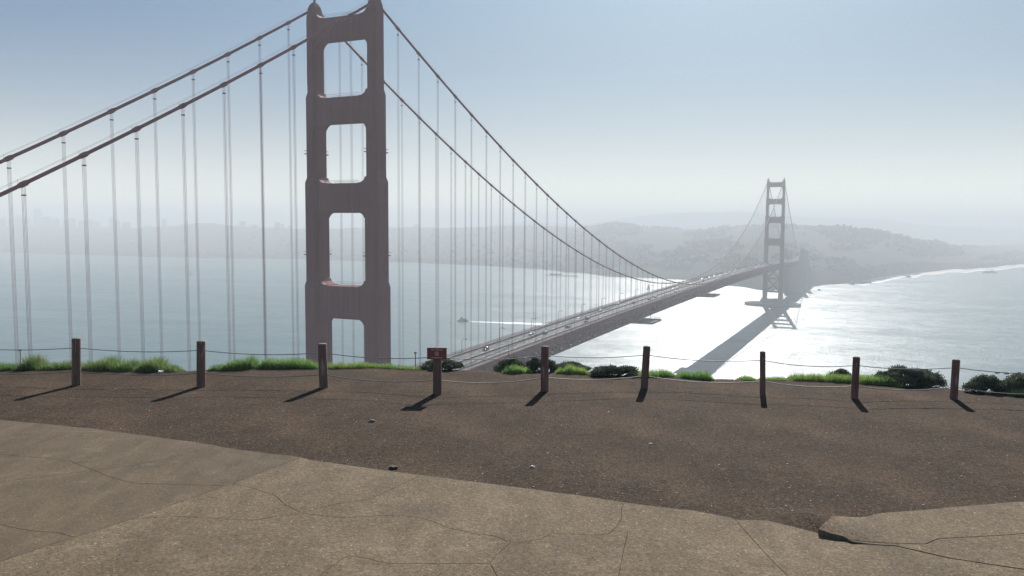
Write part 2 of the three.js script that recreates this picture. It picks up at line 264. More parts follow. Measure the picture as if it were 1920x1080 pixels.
const bridge = thing('suspension_bridge', 'long rust red suspension bridge with two stepped towers crossing the bay', 'bridge', B0.toArray(), BTURN);

function strip(z0, z1, h0, h1, xa, xb, step = PANEL) {               // a bar that follows the road's curve
  const pos = [], n = Math.max(1, Math.round((xb - xa) / step)), q = (a, b, c, d) => pos.push(...a, ...b, ...c, ...a, ...c, ...d);
  for (let i = 0; i < n; i++) { const x0 = lerp(xa, xb, i / n), x1 = lerp(xa, xb, (i + 1) / n), a = roadY(x0), b = roadY(x1);
    q([x0, a + h1, z1], [x1, b + h1, z1], [x1, b + h1, z0], [x0, a + h1, z0]);
    q([x0, a + h0, z0], [x1, b + h0, z0], [x1, b + h0, z1], [x0, a + h0, z1]);
    q([x0, a + h0, z1], [x1, b + h0, z1], [x1, b + h1, z1], [x0, a + h1, z1]);
    q([x0, a + h1, z0], [x1, b + h1, z0], [x1, b + h0, z0], [x0, a + h0, z0]); }
  const a = roadY(xa), b = roadY(xb); q([xa, a + h0, z0], [xa, a + h0, z1], [xa, a + h1, z1], [xa, a + h1, z0]); q([xb, b + h0, z1], [xb, b + h0, z0], [xb, b + h1, z0], [xb, b + h1, z1]);
  const g = new THREE.BufferGeometry(); g.setAttribute('position', new THREE.Float32BufferAttribute(pos, 3)); g.computeVertexNormals(); return bare(g);
}
// --- deck
{
  const deck = new THREE.Group(); deck.name = 'deck'; bridge.add(deck);
  const XA = -343, XB = SPAN + 343 + 260;
  mesh('roadway', strip(-9.45, 9.45, -0.55, 0, XA, XB), M.asphalt, deck);
  for (const s of [-1, 1]) {
    mesh('sidewalk', strip(Math.min(s * 9.45, s * 13.0), Math.max(s * 9.45, s * 13.0), -0.45, 0.22, XA, XB), M.walk, deck);
    mesh('fascia', strip(s * 13.15 - 0.14, s * 13.15 + 0.14, -2.6, 0.3, XA, XB), M.orange, deck);
    mesh('guard_rail', strip(s * 9.55 - 0.09, s * 9.55 + 0.09, 0.224, 0.95, XA, XB), M.barrier, deck);
    const rails = [strip(s * 13.05 - 0.07, s * 13.05 + 0.07, 1.32, 1.44, XA, XB), strip(s * 13.05 - 0.05, s * 13.05 + 0.05, 0.42, 0.5, XA, XB)];
    for (let x = 0; x < SPAN; x += 1.27) { const y = roadY(x); rails.push(box(x - 0.16, x + 0.16, y + 0.3, y + 1.33, s * 13.05 - 0.03, s * 13.05 + 0.03)); }
    mesh('railing', rails, M.orange, deck);
  }
  mesh('median_barrier', strip(-0.22, 0.22, 0.004, 0.82, XA, XB), M.barrier, deck);
  const dash = []; for (const z of [-6.3, -3.15, 3.15, 6.3]) for (let x = 20; x < 900; x += 11) dash.push(strip(z - 0.08, z + 0.08, 0.004, 0.02, x, x + 3.6, 4));
  mesh('lane_marking', dash, M.lane, deck).userData.kind = 'stuff';
  for (const s of [-1, 1]) for (const [h0, h1, n] of [[-3.9, -2.6, 'upper_chord'], [-9.7, -8.5, 'lower_chord']]) mesh(n, strip(s * 13.3 - 0.42, s * 13.3 + 0.42, h0, h1, XA, XB), M.orange, deck);
  const P = PANEL / 2, rest = [];
  for (const s of [-1, 1]) for (let k = -45; k < 213; k++) {
    const x0 = k * P, x1 = x0 + P, up = k % 2 === 0, y0 = roadY(x0), y1 = roadY(x1), z = s * 13.3;
    const d = beam([x0, y0 + (up ? -8.9 : -2.8), z], [x1, y1 + (up ? -2.8 : -8.9), z], 0.7, 1.15), v = box(x0 - 0.5, x0 + 0.5, y0 - 8.9, y0 - 2.8, z - 0.33, z + 0.33);
    if (s > 0 && k >= 0 && k < 140) { mesh('truss_diagonal', bare(d), M.orange, deck); mesh('truss_post', bare(v), M.orange, deck); } else rest.push(d, v);
  }
  mesh('truss_web', rest, M.orange, deck).userData.kind = 'stuff';
  const fb = [], lat = [];
  for (let k = -45; k < 213; k++) { const x = k * P, y = roadY(x); fb.push(box(x - 0.22, x + 0.22, y - 2.9, y - 0.56, -13, 13)); if (k % 2 === 0) { const x1 = x + 2 * P, y1 = roadY(x1); lat.push(beam([x, y - 9.2, -13], [x1, y1 - 9.2, 13], 1.5, 0.6), beam([x, y - 9.25, 13], [x1, y1 - 9.25, -13], 1.5, 0.6)); lat.push(box(x - 0.6, x + 0.6, y - 9.5, y - 8.6, -13, 13), box(x + P - 0.5, x + P + 0.5, roadY(x + P) - 9.5, roadY(x + P) - 8.6, -13, 13));; } }
  mesh('floor_beam', fb, M.orange, deck).userData.kind = 'stuff';
  mesh('wind_bracing', lat, M.orange, deck).userData.kind = 'stuff';
  const sg = []; for (const z of [-8, -4, 0, 4, 8]) sg.push(strip(z - 0.2, z + 0.2, -1.4, -0.55, XA, XB)); mesh('stringer', sg, M.orange, deck);
}
// --- main cables with their bands, hand ropes, and the suspenders
for (const s of [-1, 1]) {
  const pts = []; for (let x = -343; x < -1; x += 12) pts.push(new THREE.Vector3(x, cableY(x), s * ZC)); for (let k = 0; k <= 84; k++) pts.push(new THREE.Vector3(k * PANEL, cableY(k * PANEL), s * ZC)); for (let x = SPAN + 12; x <= SPAN + 343; x += 12) pts.push(new THREE.Vector3(x, cableY(x), s * ZC));
  const path = new THREE.CurvePath(); for (let i = 0; i + 1 < pts.length; i++) path.add(new THREE.LineCurve3(pts[i], pts[i + 1]));
  const tubes = (r, sides, dy, dz) => { const gs = []; for (let i = 0; i + 1 < pts.length; i++) gs.push(bar([pts[i].x, pts[i].y + dy, pts[i].z + dz], [pts[i + 1].x, pts[i + 1].y + dy, pts[i + 1].z + dz], r, sides)); return gs; };
  const cable = mesh('main_cable', tubes(0.46, 12, 0, 0), M.orange, bridge);
  mesh('hand_rope', [...tubes(0.022, 4, 1.35, 0.5), ...tubes(0.022, 4, 1.35, -0.5)], M.orangeRope, cable);
  const bandAt = (x) => { const a = [x - 1.15, 0, s * ZC], e = 0.5, sl = (cableY(x + e) - cableY(x - e)) / (2 * e), y = cableY(x), n = Math.hypot(1, sl), ux = 1 / n, uy = sl / n;
    const g = [bar([x - 1.15 * ux, y - 1.15 * uy, s * ZC], [x + 1.15 * ux, y + 1.15 * uy, s * ZC], 0.55, 10), bar([x - 0.7 * ux, y - 0.7 * uy, s * ZC], [x + 0.7 * ux, y + 0.7 * uy, s * ZC], 0.66, 10), bar([x - 0.9 * ux - uy * 0.3, y - 0.9 * uy + 0.3, s * ZC - 0.5], [x - 0.9 * ux - uy * 0.3, y - 0.9 * uy + 1.4, s * ZC - 0.5], 0.03, 4)];
    mesh('cable_band', g, M.orange, cable); };
  const susp = (x) => { const y1 = cableY(x) - 0.7, y0 = roadY(x) - 2.2; if (y1 - y0 < 0.8) return; const g = []; for (const dx of [-0.3, 0.3]) for (const dz of [-0.2, 0.2]) g.push(bar([x + dx, y0, s * ZC + dz], [x + dx, y1, s * ZC + dz], 0.036, 5)); g.push(box(x - 0.42, x + 0.42, y1 - 1.9, y1 - 1.6, s * ZC - 0.3, s * ZC + 0.3), box(x - 0.4, x + 0.4, y0 - 0.5, y0 + 0.3, s * ZC - 0.45, s * ZC + 0.3)); mesh('suspender', g, M.orangeRope, bridge); };
  for (let k = 1; k < 84; k++) { bandAt(k * PANEL); susp(k * PANEL); }
  for (let k = 1; k <= 14; k++) { bandAt(-k * PANEL); susp(-k * PANEL); }
  for (let k = 1; k <= 21; k++) { bandAt(SPAN + k * PANEL); susp(SPAN + k * PANEL); }
}
// --- towers
function plus(d, w, c, cx = 0, cz = 0) {                            // stepped rectangle, d along x, w along z
  const a = d / 2, b = w / 2, c2 = c * 0.5;
  const q = [[a, b - 2 * c2], [a - c2, b - 2 * c2], [a - c2, b - c2], [a - 2 * c2, b - c2], [a - 2 * c2, b]];
  const out = []; for (const p of q) out.push([p[0], p[1]]); for (const p of [...q].reverse()) out.push([-p[0], p[1]]); for (const p of q) out.push([-p[0], -p[1]]); for (const p of [...q].reverse()) out.push([p[0], -p[1]]);
  return out.map((p) => [p[0] + cx, p[1] + cz]);
}
function makeTower() {
  const t = new THREE.Group(); t.name = 'tower';
  const sec = [[9, 72, 12.0, 7.2], [72, 121.5, 9.9, 6.5], [123.4, 161.0, 8.9, 5.7], [162.9, 193.2, 7.7, 4.8], [195.1, 223.6, 6.7, 4.0]];
  for (const s of [-1, 1]) {
    const rings = []; sec.forEach(([y0, y1, d, w]) => { rings.push([y0, plus(d, w, 0.85, 0, s * ZC)], [y1, plus(d, w, 0.85, 0, s * ZC)]); });
    const leg = mesh('leg', loft(rings.map(([y, p], i) => i === 2 ? [y + 1.5, p] : [y, p])), M.orange, t);
    const fl = []; for (const [y0, y1, d, w] of sec.slice(1)) for (const e of [-1, 1]) { for (const o of [-0.22, 0.22]) { fl.push(box(e * d / 2 - 0.12, e * d / 2 + 0.12, y0 + 2.5, y1 - 2, s * ZC + o * w - 0.42, s * ZC + o * w + 0.42)); fl.push(box(o * d - 0.5, o * d + 0.5, y0 + 2.5, y1 - 2, s * ZC + e * w / 2 - 0.12, s * ZC + e * w / 2 + 0.12)); } }
    mesh('fluting', fl, M.orange, leg);
    const gal = []; for (const [yy, d, w] of [[172, 7.7, 4.8], [133.5, 8.9, 5.7]]) for (const h of [0, 1.1]) { for (const e of [-1, 1]) gal.push(box(-d / 2 - 0.3, d / 2 + 0.3, yy + h, yy + h + 0.14, s * ZC + e * (w / 2 + 0.25) - 0.07, s * ZC + e * (w / 2 + 0.25) + 0.07), box(e * (d / 2 + 0.25) - 0.07, e * (d / 2 + 0.25) + 0.07, yy + h + 0.02, yy + h + 0.12, s * ZC - w / 2 - 0.3, s * ZC + w / 2 + 0.3)); }
    for (const [yy, d, w] of [[172, 7.7, 4.8], [133.5, 8.9, 5.7]]) gal.push(box(-d / 2 - 0.17, d / 2 + 0.17, yy - 0.22, yy - 0.02, s * ZC - w / 2 - 0.17, s * ZC + w / 2 + 0.17));
    mesh('gallery', gal, M.orange, leg);
    const sad = mesh('saddle_housing', loft([[223.6, plus(6.2, 3.7, 0.6, 0, s * ZC)], [225.6, plus(6.0, 3.4, 0.6, 0, s * ZC)], [227.6, plus(4.6, 2.6, 0.5, 0, s * ZC)], [228.9, plus(2.4, 1.7, 0.4, 0, s * ZC)]]), M.orange, t);
    mesh('beacon_mast', [bar([0, 228.7, s * ZC], [0, 231.3, s * ZC], 0.5, 8, 0.2), bar([0.7, 228.5, s * ZC], [0.7, 230.9, s * ZC], 0.07, 6), bar([-0.7, 228.5, s * ZC], [-0.7, 230.9, s * ZC], 0.07, 6)], M.orange, sad);
  }
  const strut = (yb, yt, wl, dep, big) => {
    const L = ZC - wl / 2 + 0.4, e = big, c = 0.6, pts = [[0, 4.6], [0.9, 4.6], [1.0, 3.2], [1.6, 3.0], [2.0, 1.9], [3.0, 1.0], [3.5, 0.5], [4.3, 0.45], [4.35, 0]].map(([a, b]) => [-L + 0.4 + (a - 0.4) * c, yb - b * c]);
    const top = [[0, 3.4], [0.7, 3.2], [1.1, 2.0], [1.9, 1.1], [2.8, 0.7], [3.4, 0.35], [5.0, 0.3], [5.1, 0]].map(([a, b]) => [-L + 0.4 + (a - 0.4) * 0.72, yt + b * 0.72 * e]);
    const poly = [...pts, ...pts.slice().reverse().map((p) => [-p[0], p[1]]), ...top.map((p) => [-p[0], p[1]]), ...top.slice().reverse()];
    const g = extr(poly, dep); g.rotateY(-Math.PI / 2); g.translate(dep / 2, 0, 0);   // shape x -> bridge z
    const gs = [g]; for (let k = -3; k <= 3; k++) for (const f of [-1, 1]) gs.push(box(f * dep / 2 - 0.16, f * dep / 2 + 0.16, yb + 0.9, yt - 0.9, k * 2.5 - 0.75, k * 2.5 + 0.75));
    for (const h of [0.5, 1.1]) gs.push(box(dep / 2 - 0.1, dep / 2, yt + h, yt + h + 0.07, -L + 3.4, L - 3.4), box(-dep / 2, -dep / 2 + 0.1, yt + h, yt + h + 0.07, -L + 3.4, L - 3.4));
    mesh('strut', gs, M.orange, t);
  };
  strut(214, 222.3, 4.0, 4.6, 1.15); strut(183.2, 192.7, 4.8, 5.4, 1); strut(149.5, 160.6, 5.7, 6.2, 1); strut(109.2, 121.7, 6.5, 7.0, 1);
  const lz = ZC - 3.4;
  for (const [y0, y1] of [[27.5, 48.5], [50.5, 71]]) for (const e of [-1, 1]) mesh('cross_brace', bare(beam([0, y0, -e * lz], [0, y1, e * lz], 3.2 + e * 0.02, 2.2)), M.orange, t);
  for (const [y0, y1] of [[24, 27.6], [48.3, 50.8]]) mesh('lower_strut', box(-3, 3, y0, y1, -lz, lz), M.orange, t);
  mesh('pier', loft([[-8, plus(27, 50, 6)], [2, plus(25, 48, 6)], [6, plus(23, 44, 5)], [9, plus(21, 42, 5)], [12.6, plus(17, 40, 4)]]), M.pierConc, t);
  return t;
}
const northTower = makeTower(); bridge.add(northTower); northTower.userData.label = 'near north tower, seen as a dark ladder of struts';
const southTower = northTower.clone(); southTower.position.x = SPAN; southTower.userData = { label: 'far south tower standing inside its oval fender' }; bridge.add(southTower);
{ // oval concrete fender of the south tower
  const ring = new THREE.Shape(); ring.absellipse(0, 0, 25, 49, 0, Math.PI * 2); const hole = new THREE.Path(); hole.absellipse(0, 0, 21, 44.5, 0, Math.PI * 2, true); ring.holes.push(hole);
  const g = new THREE.ExtrudeGeometry(ring, { depth: 12, bevelEnabled: true, bevelSize: 0.3, bevelThickness: 0.3, curveSegments: 40 }); g.rotateX(Math.PI / 2); g.translate(0, 5.2, 0); mesh('fender', g, M.pierConc, southTower);
}
{ // concrete pylons and the approach piers on the south shore
  const P = (x, top, w, d, name) => { for (const s of [-1, 1]) mesh(name, loft([[-6, plus(d + 3, w + 2.5, 1.6, x, s * 17)], [30, plus(d + 1.5, w + 1.2, 1.5, x, s * 17)], [66, plus(d, w, 1.4, x, s * 17)], [top - 6, plus(d * 0.92, w * 0.92, 1.4, x, s * 17)], [top, plus(d * 0.7, w * 0.7, 1.2, x, s * 17)]]), M.pierConc, bridge); mesh('pylon_wall', box(x - d * 0.32, x + d * 0.32, -6, 63, -15, 15), M.pierConc, bridge); };
  P(SPAN + 343, 96, 9, 15, 'pylon'); P(SPAN + 343 + 97, 90, 9, 15, 'pylon');
  for (const x of [SPAN + 500, SPAN + 555, SPAN + 600]) mesh('approach_pier', [box(x - 1.5, x + 1.5, -4, 58, -11, -8), box(x - 1.5, x + 1.5, -4, 58, 8, 11), box(x - 1.2, x + 1.2, 30, 33, -8, 8)], M.pierConc, bridge);
  const arch = [], R = 41; for (let k = 0; k < 14; k++) { const a = Math.PI * k / 14, b = Math.PI * (k + 1) / 14, cx = SPAN + 343 + 48.5; for (const z of [-11, 11]) arch.push(beam([cx - R * Math.cos(a), 22 + R * 0.92 * Math.sin(a), z], [cx - R * Math.cos(b), 22 + R * 0.92 * Math.sin(b), z], 2, 2.6)); }
  mesh('steel_arch', arch, M.orange, bridge);
}

// ------------------------------------------------------------------ maintenance platforms hung under the deck
function platform(x0, x1, zEnd, label) {
  const xm = (x0 + x1) / 2, y = 67.2, o = thing('maintenance_platform', label, 'platform', b2w(xm, y, 0).toArray(), BTURN, 'work platforms hung under the deck'), h = (x1 - x0) / 2;
  mesh('platform_floor', [box(-h, h, 0, 0.5, -zEnd, zEnd), box(-h, h, 0.5, 1.6, -zEnd, -zEnd + 0.2), box(-h, h, 0.5, 1.6, zEnd - 0.2, zEnd), box(-h, -h + 0.2, 0.5, 1.6, -zEnd + 0.2, zEnd - 0.2), box(h - 0.2, h, 0.5, 1.6, -zEnd + 0.2, zEnd - 0.2)], M.tarp, o);
  const yt = roadY(xm) - 9.2 - y; for (const x of [-h + 1, h - 1]) for (const z of [-12.9, 12.9]) mesh('hanger', box(x - 0.2, x + 0.2, 0.5, yt + (roadY(xm + x) - roadY(xm)), z - 0.2, z + 0.2), M.orange, o);
  for (const x of [-h + 2, h - 3]) mesh('guard_frame', [bar([x, 1.6, zEnd - 0.3], [x, 3.4, zEnd - 0.3], 0.12), bar([x, 3.3, zEnd - 0.3], [x, 3.3, zEnd - 5], 0.1), bar([x, 1.6, zEnd - 5], [x, 3.4, zEnd - 5], 0.12)], M.orange, o);
}
platform(368, 396, 21.5, 'work platform under the deck nearer the north tower');
platform(632, 668, 18.5, 'work platform under the deck near midspan');

// ------------------------------------------------------------------ lamps along the deck
{
  const proto = thing('street_lamp', 'tall lamp on the east side of the bridge deck', 'street lamp', [0, 0, 0], BTURN, 'lamps along the east railing');
  mesh('pole', [bar([0, 0, 0], [0, 6.4, 0], 0.17, 8, 0.11), bar([0, 0, 0], [0, 0.9, 0], 0.26, 8, 0.22)], M.lampMetal, proto);
  mesh('arm', [bar([0, 6.35, 0], [0, 6.9, 0.5], 0.09), bar([0, 6.9, 0.5], [0, 7.0, 2.1], 0.08)], M.lampMetal, proto);
  mesh('lamp_head', loft([[6.72, plus(0.55, 1.25, 0.2, 0, 2.5)], [6.95, plus(0.62, 1.35, 0.2, 0, 2.5)], [7.15, plus(0.35, 0.9, 0.1, 0, 2.5)]]), M.lampMetal, proto);
  for (let k = 0; k < 26; k++) for (const s of [-1, 1]) {
    const x = 116.3 + 45.72 * k + (s > 0 ? 3 : 0); if (x > SPAN + 120) continue;
    const o = k === 0 && s < 0 ? proto : copyOf(proto, s < 0 ? undefined : 'tall lamp on the west side of the bridge deck', s < 0 ? undefined : 'lamps along the west railing');
    o.position.copy(b2w(x, roadY(x) + 0.22, s * 12.75)); o.rotation.y = BTURN + (s > 0 ? Math.PI : 0);
  }
}
// ------------------------------------------------------------------ traffic
{
  const glass = std(0.03, 0.035, 0.04, 0.12), tyre = std(0.025, 0.025, 0.025, 0.9), rim = std(0.5, 0.5, 0.5, 0.4, 0.8), light = std(0.75, 0.74, 0.7, 0.25), tail = std(0.4, 0.03, 0.025, 0.3);
  const paints = { 'dark grey': std(0.05, 0.052, 0.058, 0.3, 0.2), white: std(0.78, 0.78, 0.77, 0.3), silver: std(0.42, 0.43, 0.44, 0.28, 0.5), black: std(0.018, 0.018, 0.02, 0.25), blue: std(0.045, 0.075, 0.16, 0.3), red: std(0.30, 0.03, 0.025, 0.3) };
  const make = (colour, tall) => {
    const o = thing('car', '', 'car', [0, 0, 0], 0), h = tall ? 0.28 : 0;
    const prof = [[-2.2, 0.35], [2.15, 0.35], [2.25, 0.65], [2.1, 0.92], [1.15, 1.02], [0.45, 1.42 + h], [-1.3, 1.46 + h], [-2.0, 1.05 + h * 1.2], [-2.25, 0.95], [-2.28, 0.6]];
    const g = extr(prof, 1.6, 0.09); g.translate(0, 0, -0.8); mesh('body', bare(g), paints[colour], o);
    for (const s of [-1, 1]) { const w = extr([[-1.75, 1.06], [0.95, 1.06], [0.4, 1.36 + h], [-1.25, 1.39 + h]], 0.02); w.translate(0, 0, s * 0.9 - 0.01); mesh('side_window', bare(w), glass, o); }
    mesh('windscreen', bare(beam([1.13, 1.1, 0], [0.53, 1.46 + h, 0], 1.45, 0.04)), glass, o); mesh('rear_window', bare(beam([-2.02, 1.16 + h * 0.8, 0], [-1.46, 1.5 + h, 0], 1.4, 0.04)), glass, o);
    for (const x of [-1.4, 1.4]) for (const s of [-1, 1]) { const c = new THREE.CylinderGeometry(0.34, 0.34, 0.22, 16); c.rotateX(Math.PI / 2); c.translate(x, 0.34, s * 0.82); const w = mesh('wheel', c, tyre, o); const r = new THREE.CylinderGeometry(0.2, 0.2, 0.02, 12); r.rotateX(Math.PI / 2); r.translate(x, 0.34, s * 0.94); mesh('rim', r, rim, w); }
    for (const s of [-1, 1]) { mesh('headlight', box(2.24, 2.32, 0.62, 0.78, s * 0.62 - 0.16, s * 0.62 + 0.16), light, o); mesh('tail_light', box(-2.39, -2.3, 0.72, 0.92, s * 0.66 - 0.14, s * 0.66 + 0.14), tail, o); }
    o.userData.label = `${colour} ${tall ? 'tall car' : 'low car'} driving on the bridge roadway`; o.userData.group = `${colour} ${tall ? 'tall' : 'low'} cars on the bridge`;
    return o;
  };
  const protos = {}, put = (colour, tall, x, lane) => { const k = colour + tall, z = [-7.9, -4.7, -1.8, 1.8, 4.7, 7.9][lane]; const o = protos[k] ? copyOf(protos[k]) : (protos[k] = make(colour, tall)); o.position.copy(b2w(x, roadY(x) + 0.01, z)); const sl = Math.atan((roadY(x + 1) - roadY(x - 1)) / 2); o.rotation.set(0, BTURN + (lane < 3 ? Math.PI : 0), lane < 3 ? -sl : sl); };
  for (const [c, t, x, l] of [['dark grey', true, 128, 1], ['silver', false, 189, 1], ['blue', false, 196, 3], ['dark grey', false, 226, 4], ['white', true, 262, 2], ['dark grey', true, 271, 3], ['black', true, 252, 5], ['silver', true, 318, 1], ['black', false, 330, 2], ['white', false, 372, 0], ['black', true, 384, 3], ['red', false, 420, 4]]) put(c, t, x, l);
  const R = rng(77), cols = ['white', 'white', 'silver', 'silver', 'dark grey', 'black', 'blue', 'red']; let x = 440; while (x < 1560) { put(cols[Math.floor(R() * cols.length)], R() < 0.45, x, Math.floor(R() * 6)); x += x < 640 ? 14 + R() * 26 : 8 + R() * 19; }
}
// ------------------------------------------------------------------ boats, wharf, rocks
function hull(L, W, H, bow = 0.35) { const n = 12, rings = []; const ring = (k, h) => { const out = []; for (let i = 0; i <= n; i++) { const t = i / n; out.push([lerp(-L / 2, L / 2, t) * (h ? 1 : 0.94), (W / 2) * k * (t > 1 - bow ? Math.sqrt(1 - ((t - 1 + bow) / bow) ** 2) : 1) + (t === 1 ? 0 : 0.001)]); } for (let i = n - 1; i >= 0; i--) out.push([out[i][0], -out[i][1]]); return out; }; rings.push([-0.5, ring(0.8, 0)], [H, ring(1, 1)]); return loft(rings); }
{
  const white = std(0.62, 0.62, 0.6, 0.5), dark = std(0.05, 0.055, 0.065, 0.6), glass = std(0.03, 0.035, 0.04, 0.2);
  const p = b2w(808, 0.05, -384), a = b2w(803.6, 0, -392), b = b2w(811.7, 0, -376.5), turn = Math.atan2(-(a.z - b.z), a.x - b.x);
  const o = thing('ferry_boat', 'small dark ferry boat trailing a white wake on the bay', 'boat', p.toArray(), turn);
  mesh('hull', hull(17, 5.6, 2.3), dark, o);
  const cab = mesh('cabin', loft([[2.3, plus(11, 4.8, 0.6, -0.6)], [5.0, plus(10.6, 4.6, 0.6, -0.6)], [5.2, plus(11.2, 5, 0.6, -0.6)]]), std(0.16, 0.17, 0.19, 0.6), o);
  for (let k = 0; k < 6; k++) for (const s of [-1, 1]) mesh('window', box(-5 + k * 1.6, -4 + k * 1.6, 3.3, 4.3, s * 2.42 - 0.05, s * 2.42 + 0.05), glass, cab);
  mesh('wheelhouse', loft([[5.2, plus(4, 3.6, 0.4, 1.6)], [7.3, plus(3.4, 3.3, 0.4, 1.4)], [7.5, plus(4, 3.8, 0.4, 1.4)]]), std(0.2, 0.21, 0.23, 0.6), o);
  mesh('mast', [bar([0.6, 7.5, 0], [0.4, 10.2, 0], 0.13), bar([0.45, 9, -0.8], [0.45, 9, 0.8], 0.07)], dark, o);
  mesh('rail', [bar([-8, 3.3, 2.6], [6, 3.3, 2.6], 0.06), bar([-8, 3.3, -2.6], [6, 3.3, -2.6], 0.06), ...[-7.5, -4, 0, 4].flatMap((x) => [-2.6, 2.6].map((z) => bar([x, 2.2, z], [x, 3.3, z], 0.05)))], dark, o);
  // wake: foam lying on the water behind the boat
  const pos = [], idx = [], q0 = onLevel(881, 603, SEA), q1 = onLevel(1048, 609, SEA), d = q1.clone().sub(q0), L = d.length(); d.normalize(); const nx = -d.z, nz = d.x; let n = 0;
  for (let s = 0; s <= L; s += 2.5, n++) { const w = (3 + 11 * s / L), j = (vnoise(s * 0.12, 0, 5) - 0.5) * 5 * s / L; for (const [e, k] of [[-1, 7], [-0.4, 8], [0.4, 9], [1, 10]]) { const off = e * w * (0.6 + 0.7 * vnoise(s * 0.3, k, 6)) + j; pos.push(q0.x + d.x * s + nx * off, SEA + 0.12, q0.z + d.z * s + nz * off); } }
  for (let i = 0; i + 1 < n; i++) for (let j = 0; j < 3; j++) { const A = i * 4 + j, Bq = A + 4; idx.push(A, A + 1, Bq, Bq, A + 1, Bq + 1); }
  const g = new THREE.BufferGeometry(); g.setAttribute('position', new THREE.Float32BufferAttribute(pos, 3)); g.setIndex(idx); g.computeVertexNormals(); tag(mesh('wake', bare(g), M.foam), 'white foam wake stretching behind the ferry boat', 'wake', null, 'stuff');
  const sail = (px, py, h, mat, label) => { const v = onLevel(px, py, SEA), s = thing('sailing_boat', label, 'boat', [v.x, SEA, v.z], 0.6); mesh('hull', hull(h * 0.85, h * 0.24, 1.0, 0.5), dark, s); mesh('mast', bar([0.3, 0.9, 0], [0.3, h, 0], 0.09), dark, s); const ms = extr([[0.15, 1.8], [0.15, h - 0.3], [-h * 0.36, 1.9]], 0.06); mesh('mainsail', bare(ms), mat, s); const jb = extr([[0.5, 1.6], [0.5, h * 0.86], [h * 0.4, 1.3]], 0.05); jb.rotateY(0.2); mesh('jib', bare(jb), mat, s); };
  sail(1216, 543, 14, std(0.1, 0.11, 0.13, 0.8), 'dark sailing boat beyond the low point of the bridge cables');
  sail(357, 516, 17, white, 'pale sailing boat on the open bay before the city');
  // wharf
  const w0 = onLevel(1023, 517, SEA), w1 = onLevel(1083, 519, SEA), wd = w1.clone().sub(w0), wl = wd.length(), wt = Math.atan2(-wd.z, wd.x);
  const wf = thing('wharf', 'long low wharf on piles off the far shore', 'wharf', [w0.x, SEA, w0.z], wt); mesh('wharf_deck', box(0, wl, 2.6, 3.6, -7, 7), std(0.13, 0.12, 0.11, 0.9), wf); for (let k = 0; k < 14; k++) mesh('pile', [bar([3 + k * (wl - 6) / 13, -3, -6], [3 + k * (wl - 6) / 13, 2.6, -6], 0.4), bar([3 + k * (wl - 6) / 13, -3, 6], [3 + k * (wl - 6) / 13, 2.6, 6], 0.4)], dark, wf); mesh('shed', [box(wl * 0.15, wl * 0.5, 3.6, 7, -4, 4)], std(0.2, 0.19, 0.18, 0.9), wf);
  const rockMat = std(0.09, 0.08, 0.075, 0.95); const R = rng(31);
  const rock = (px, py, sx, sy, sz, label, group) => { const g = new THREE.IcosahedronGeometry(1, 2), q = g.attributes.position; for (let i = 0; i < q.count; i++) { const k = 0.65 + 0.6 * hash2(Math.round(q.getX(i) * 40 + px), Math.round(q.getY(i) * 40 + q.getZ(i) * 57), 7); q.setXYZ(i, q.getX(i) * k * sx, Math.max(-1, q.getY(i) * k * sy), q.getZ(i) * k * sz); } g.computeVertexNormals(); const v = onLevel(px, py, SEA), m = mesh('sea_rock', g, rockMat); m.position.set(v.x, SEA, v.z); m.rotation.y = R() * 6; tag(m, label, 'rock', group); if (!group) m.rotation.y = 0.2; };
  rock(1855, 512, 24, 9, 10, 'long low rock islet alone off the far beach');
  for (const [x, y, s] of [[1560, 533, 5], [1598, 533, 7], [1612, 532, 8], [1626, 531, 8], [1536, 545, 3.5], [1703, 520, 6]]) rock(x, y, s * 1.4, s, s, 'dark rock awash below the far headland', 'rocks below the far headland');
}
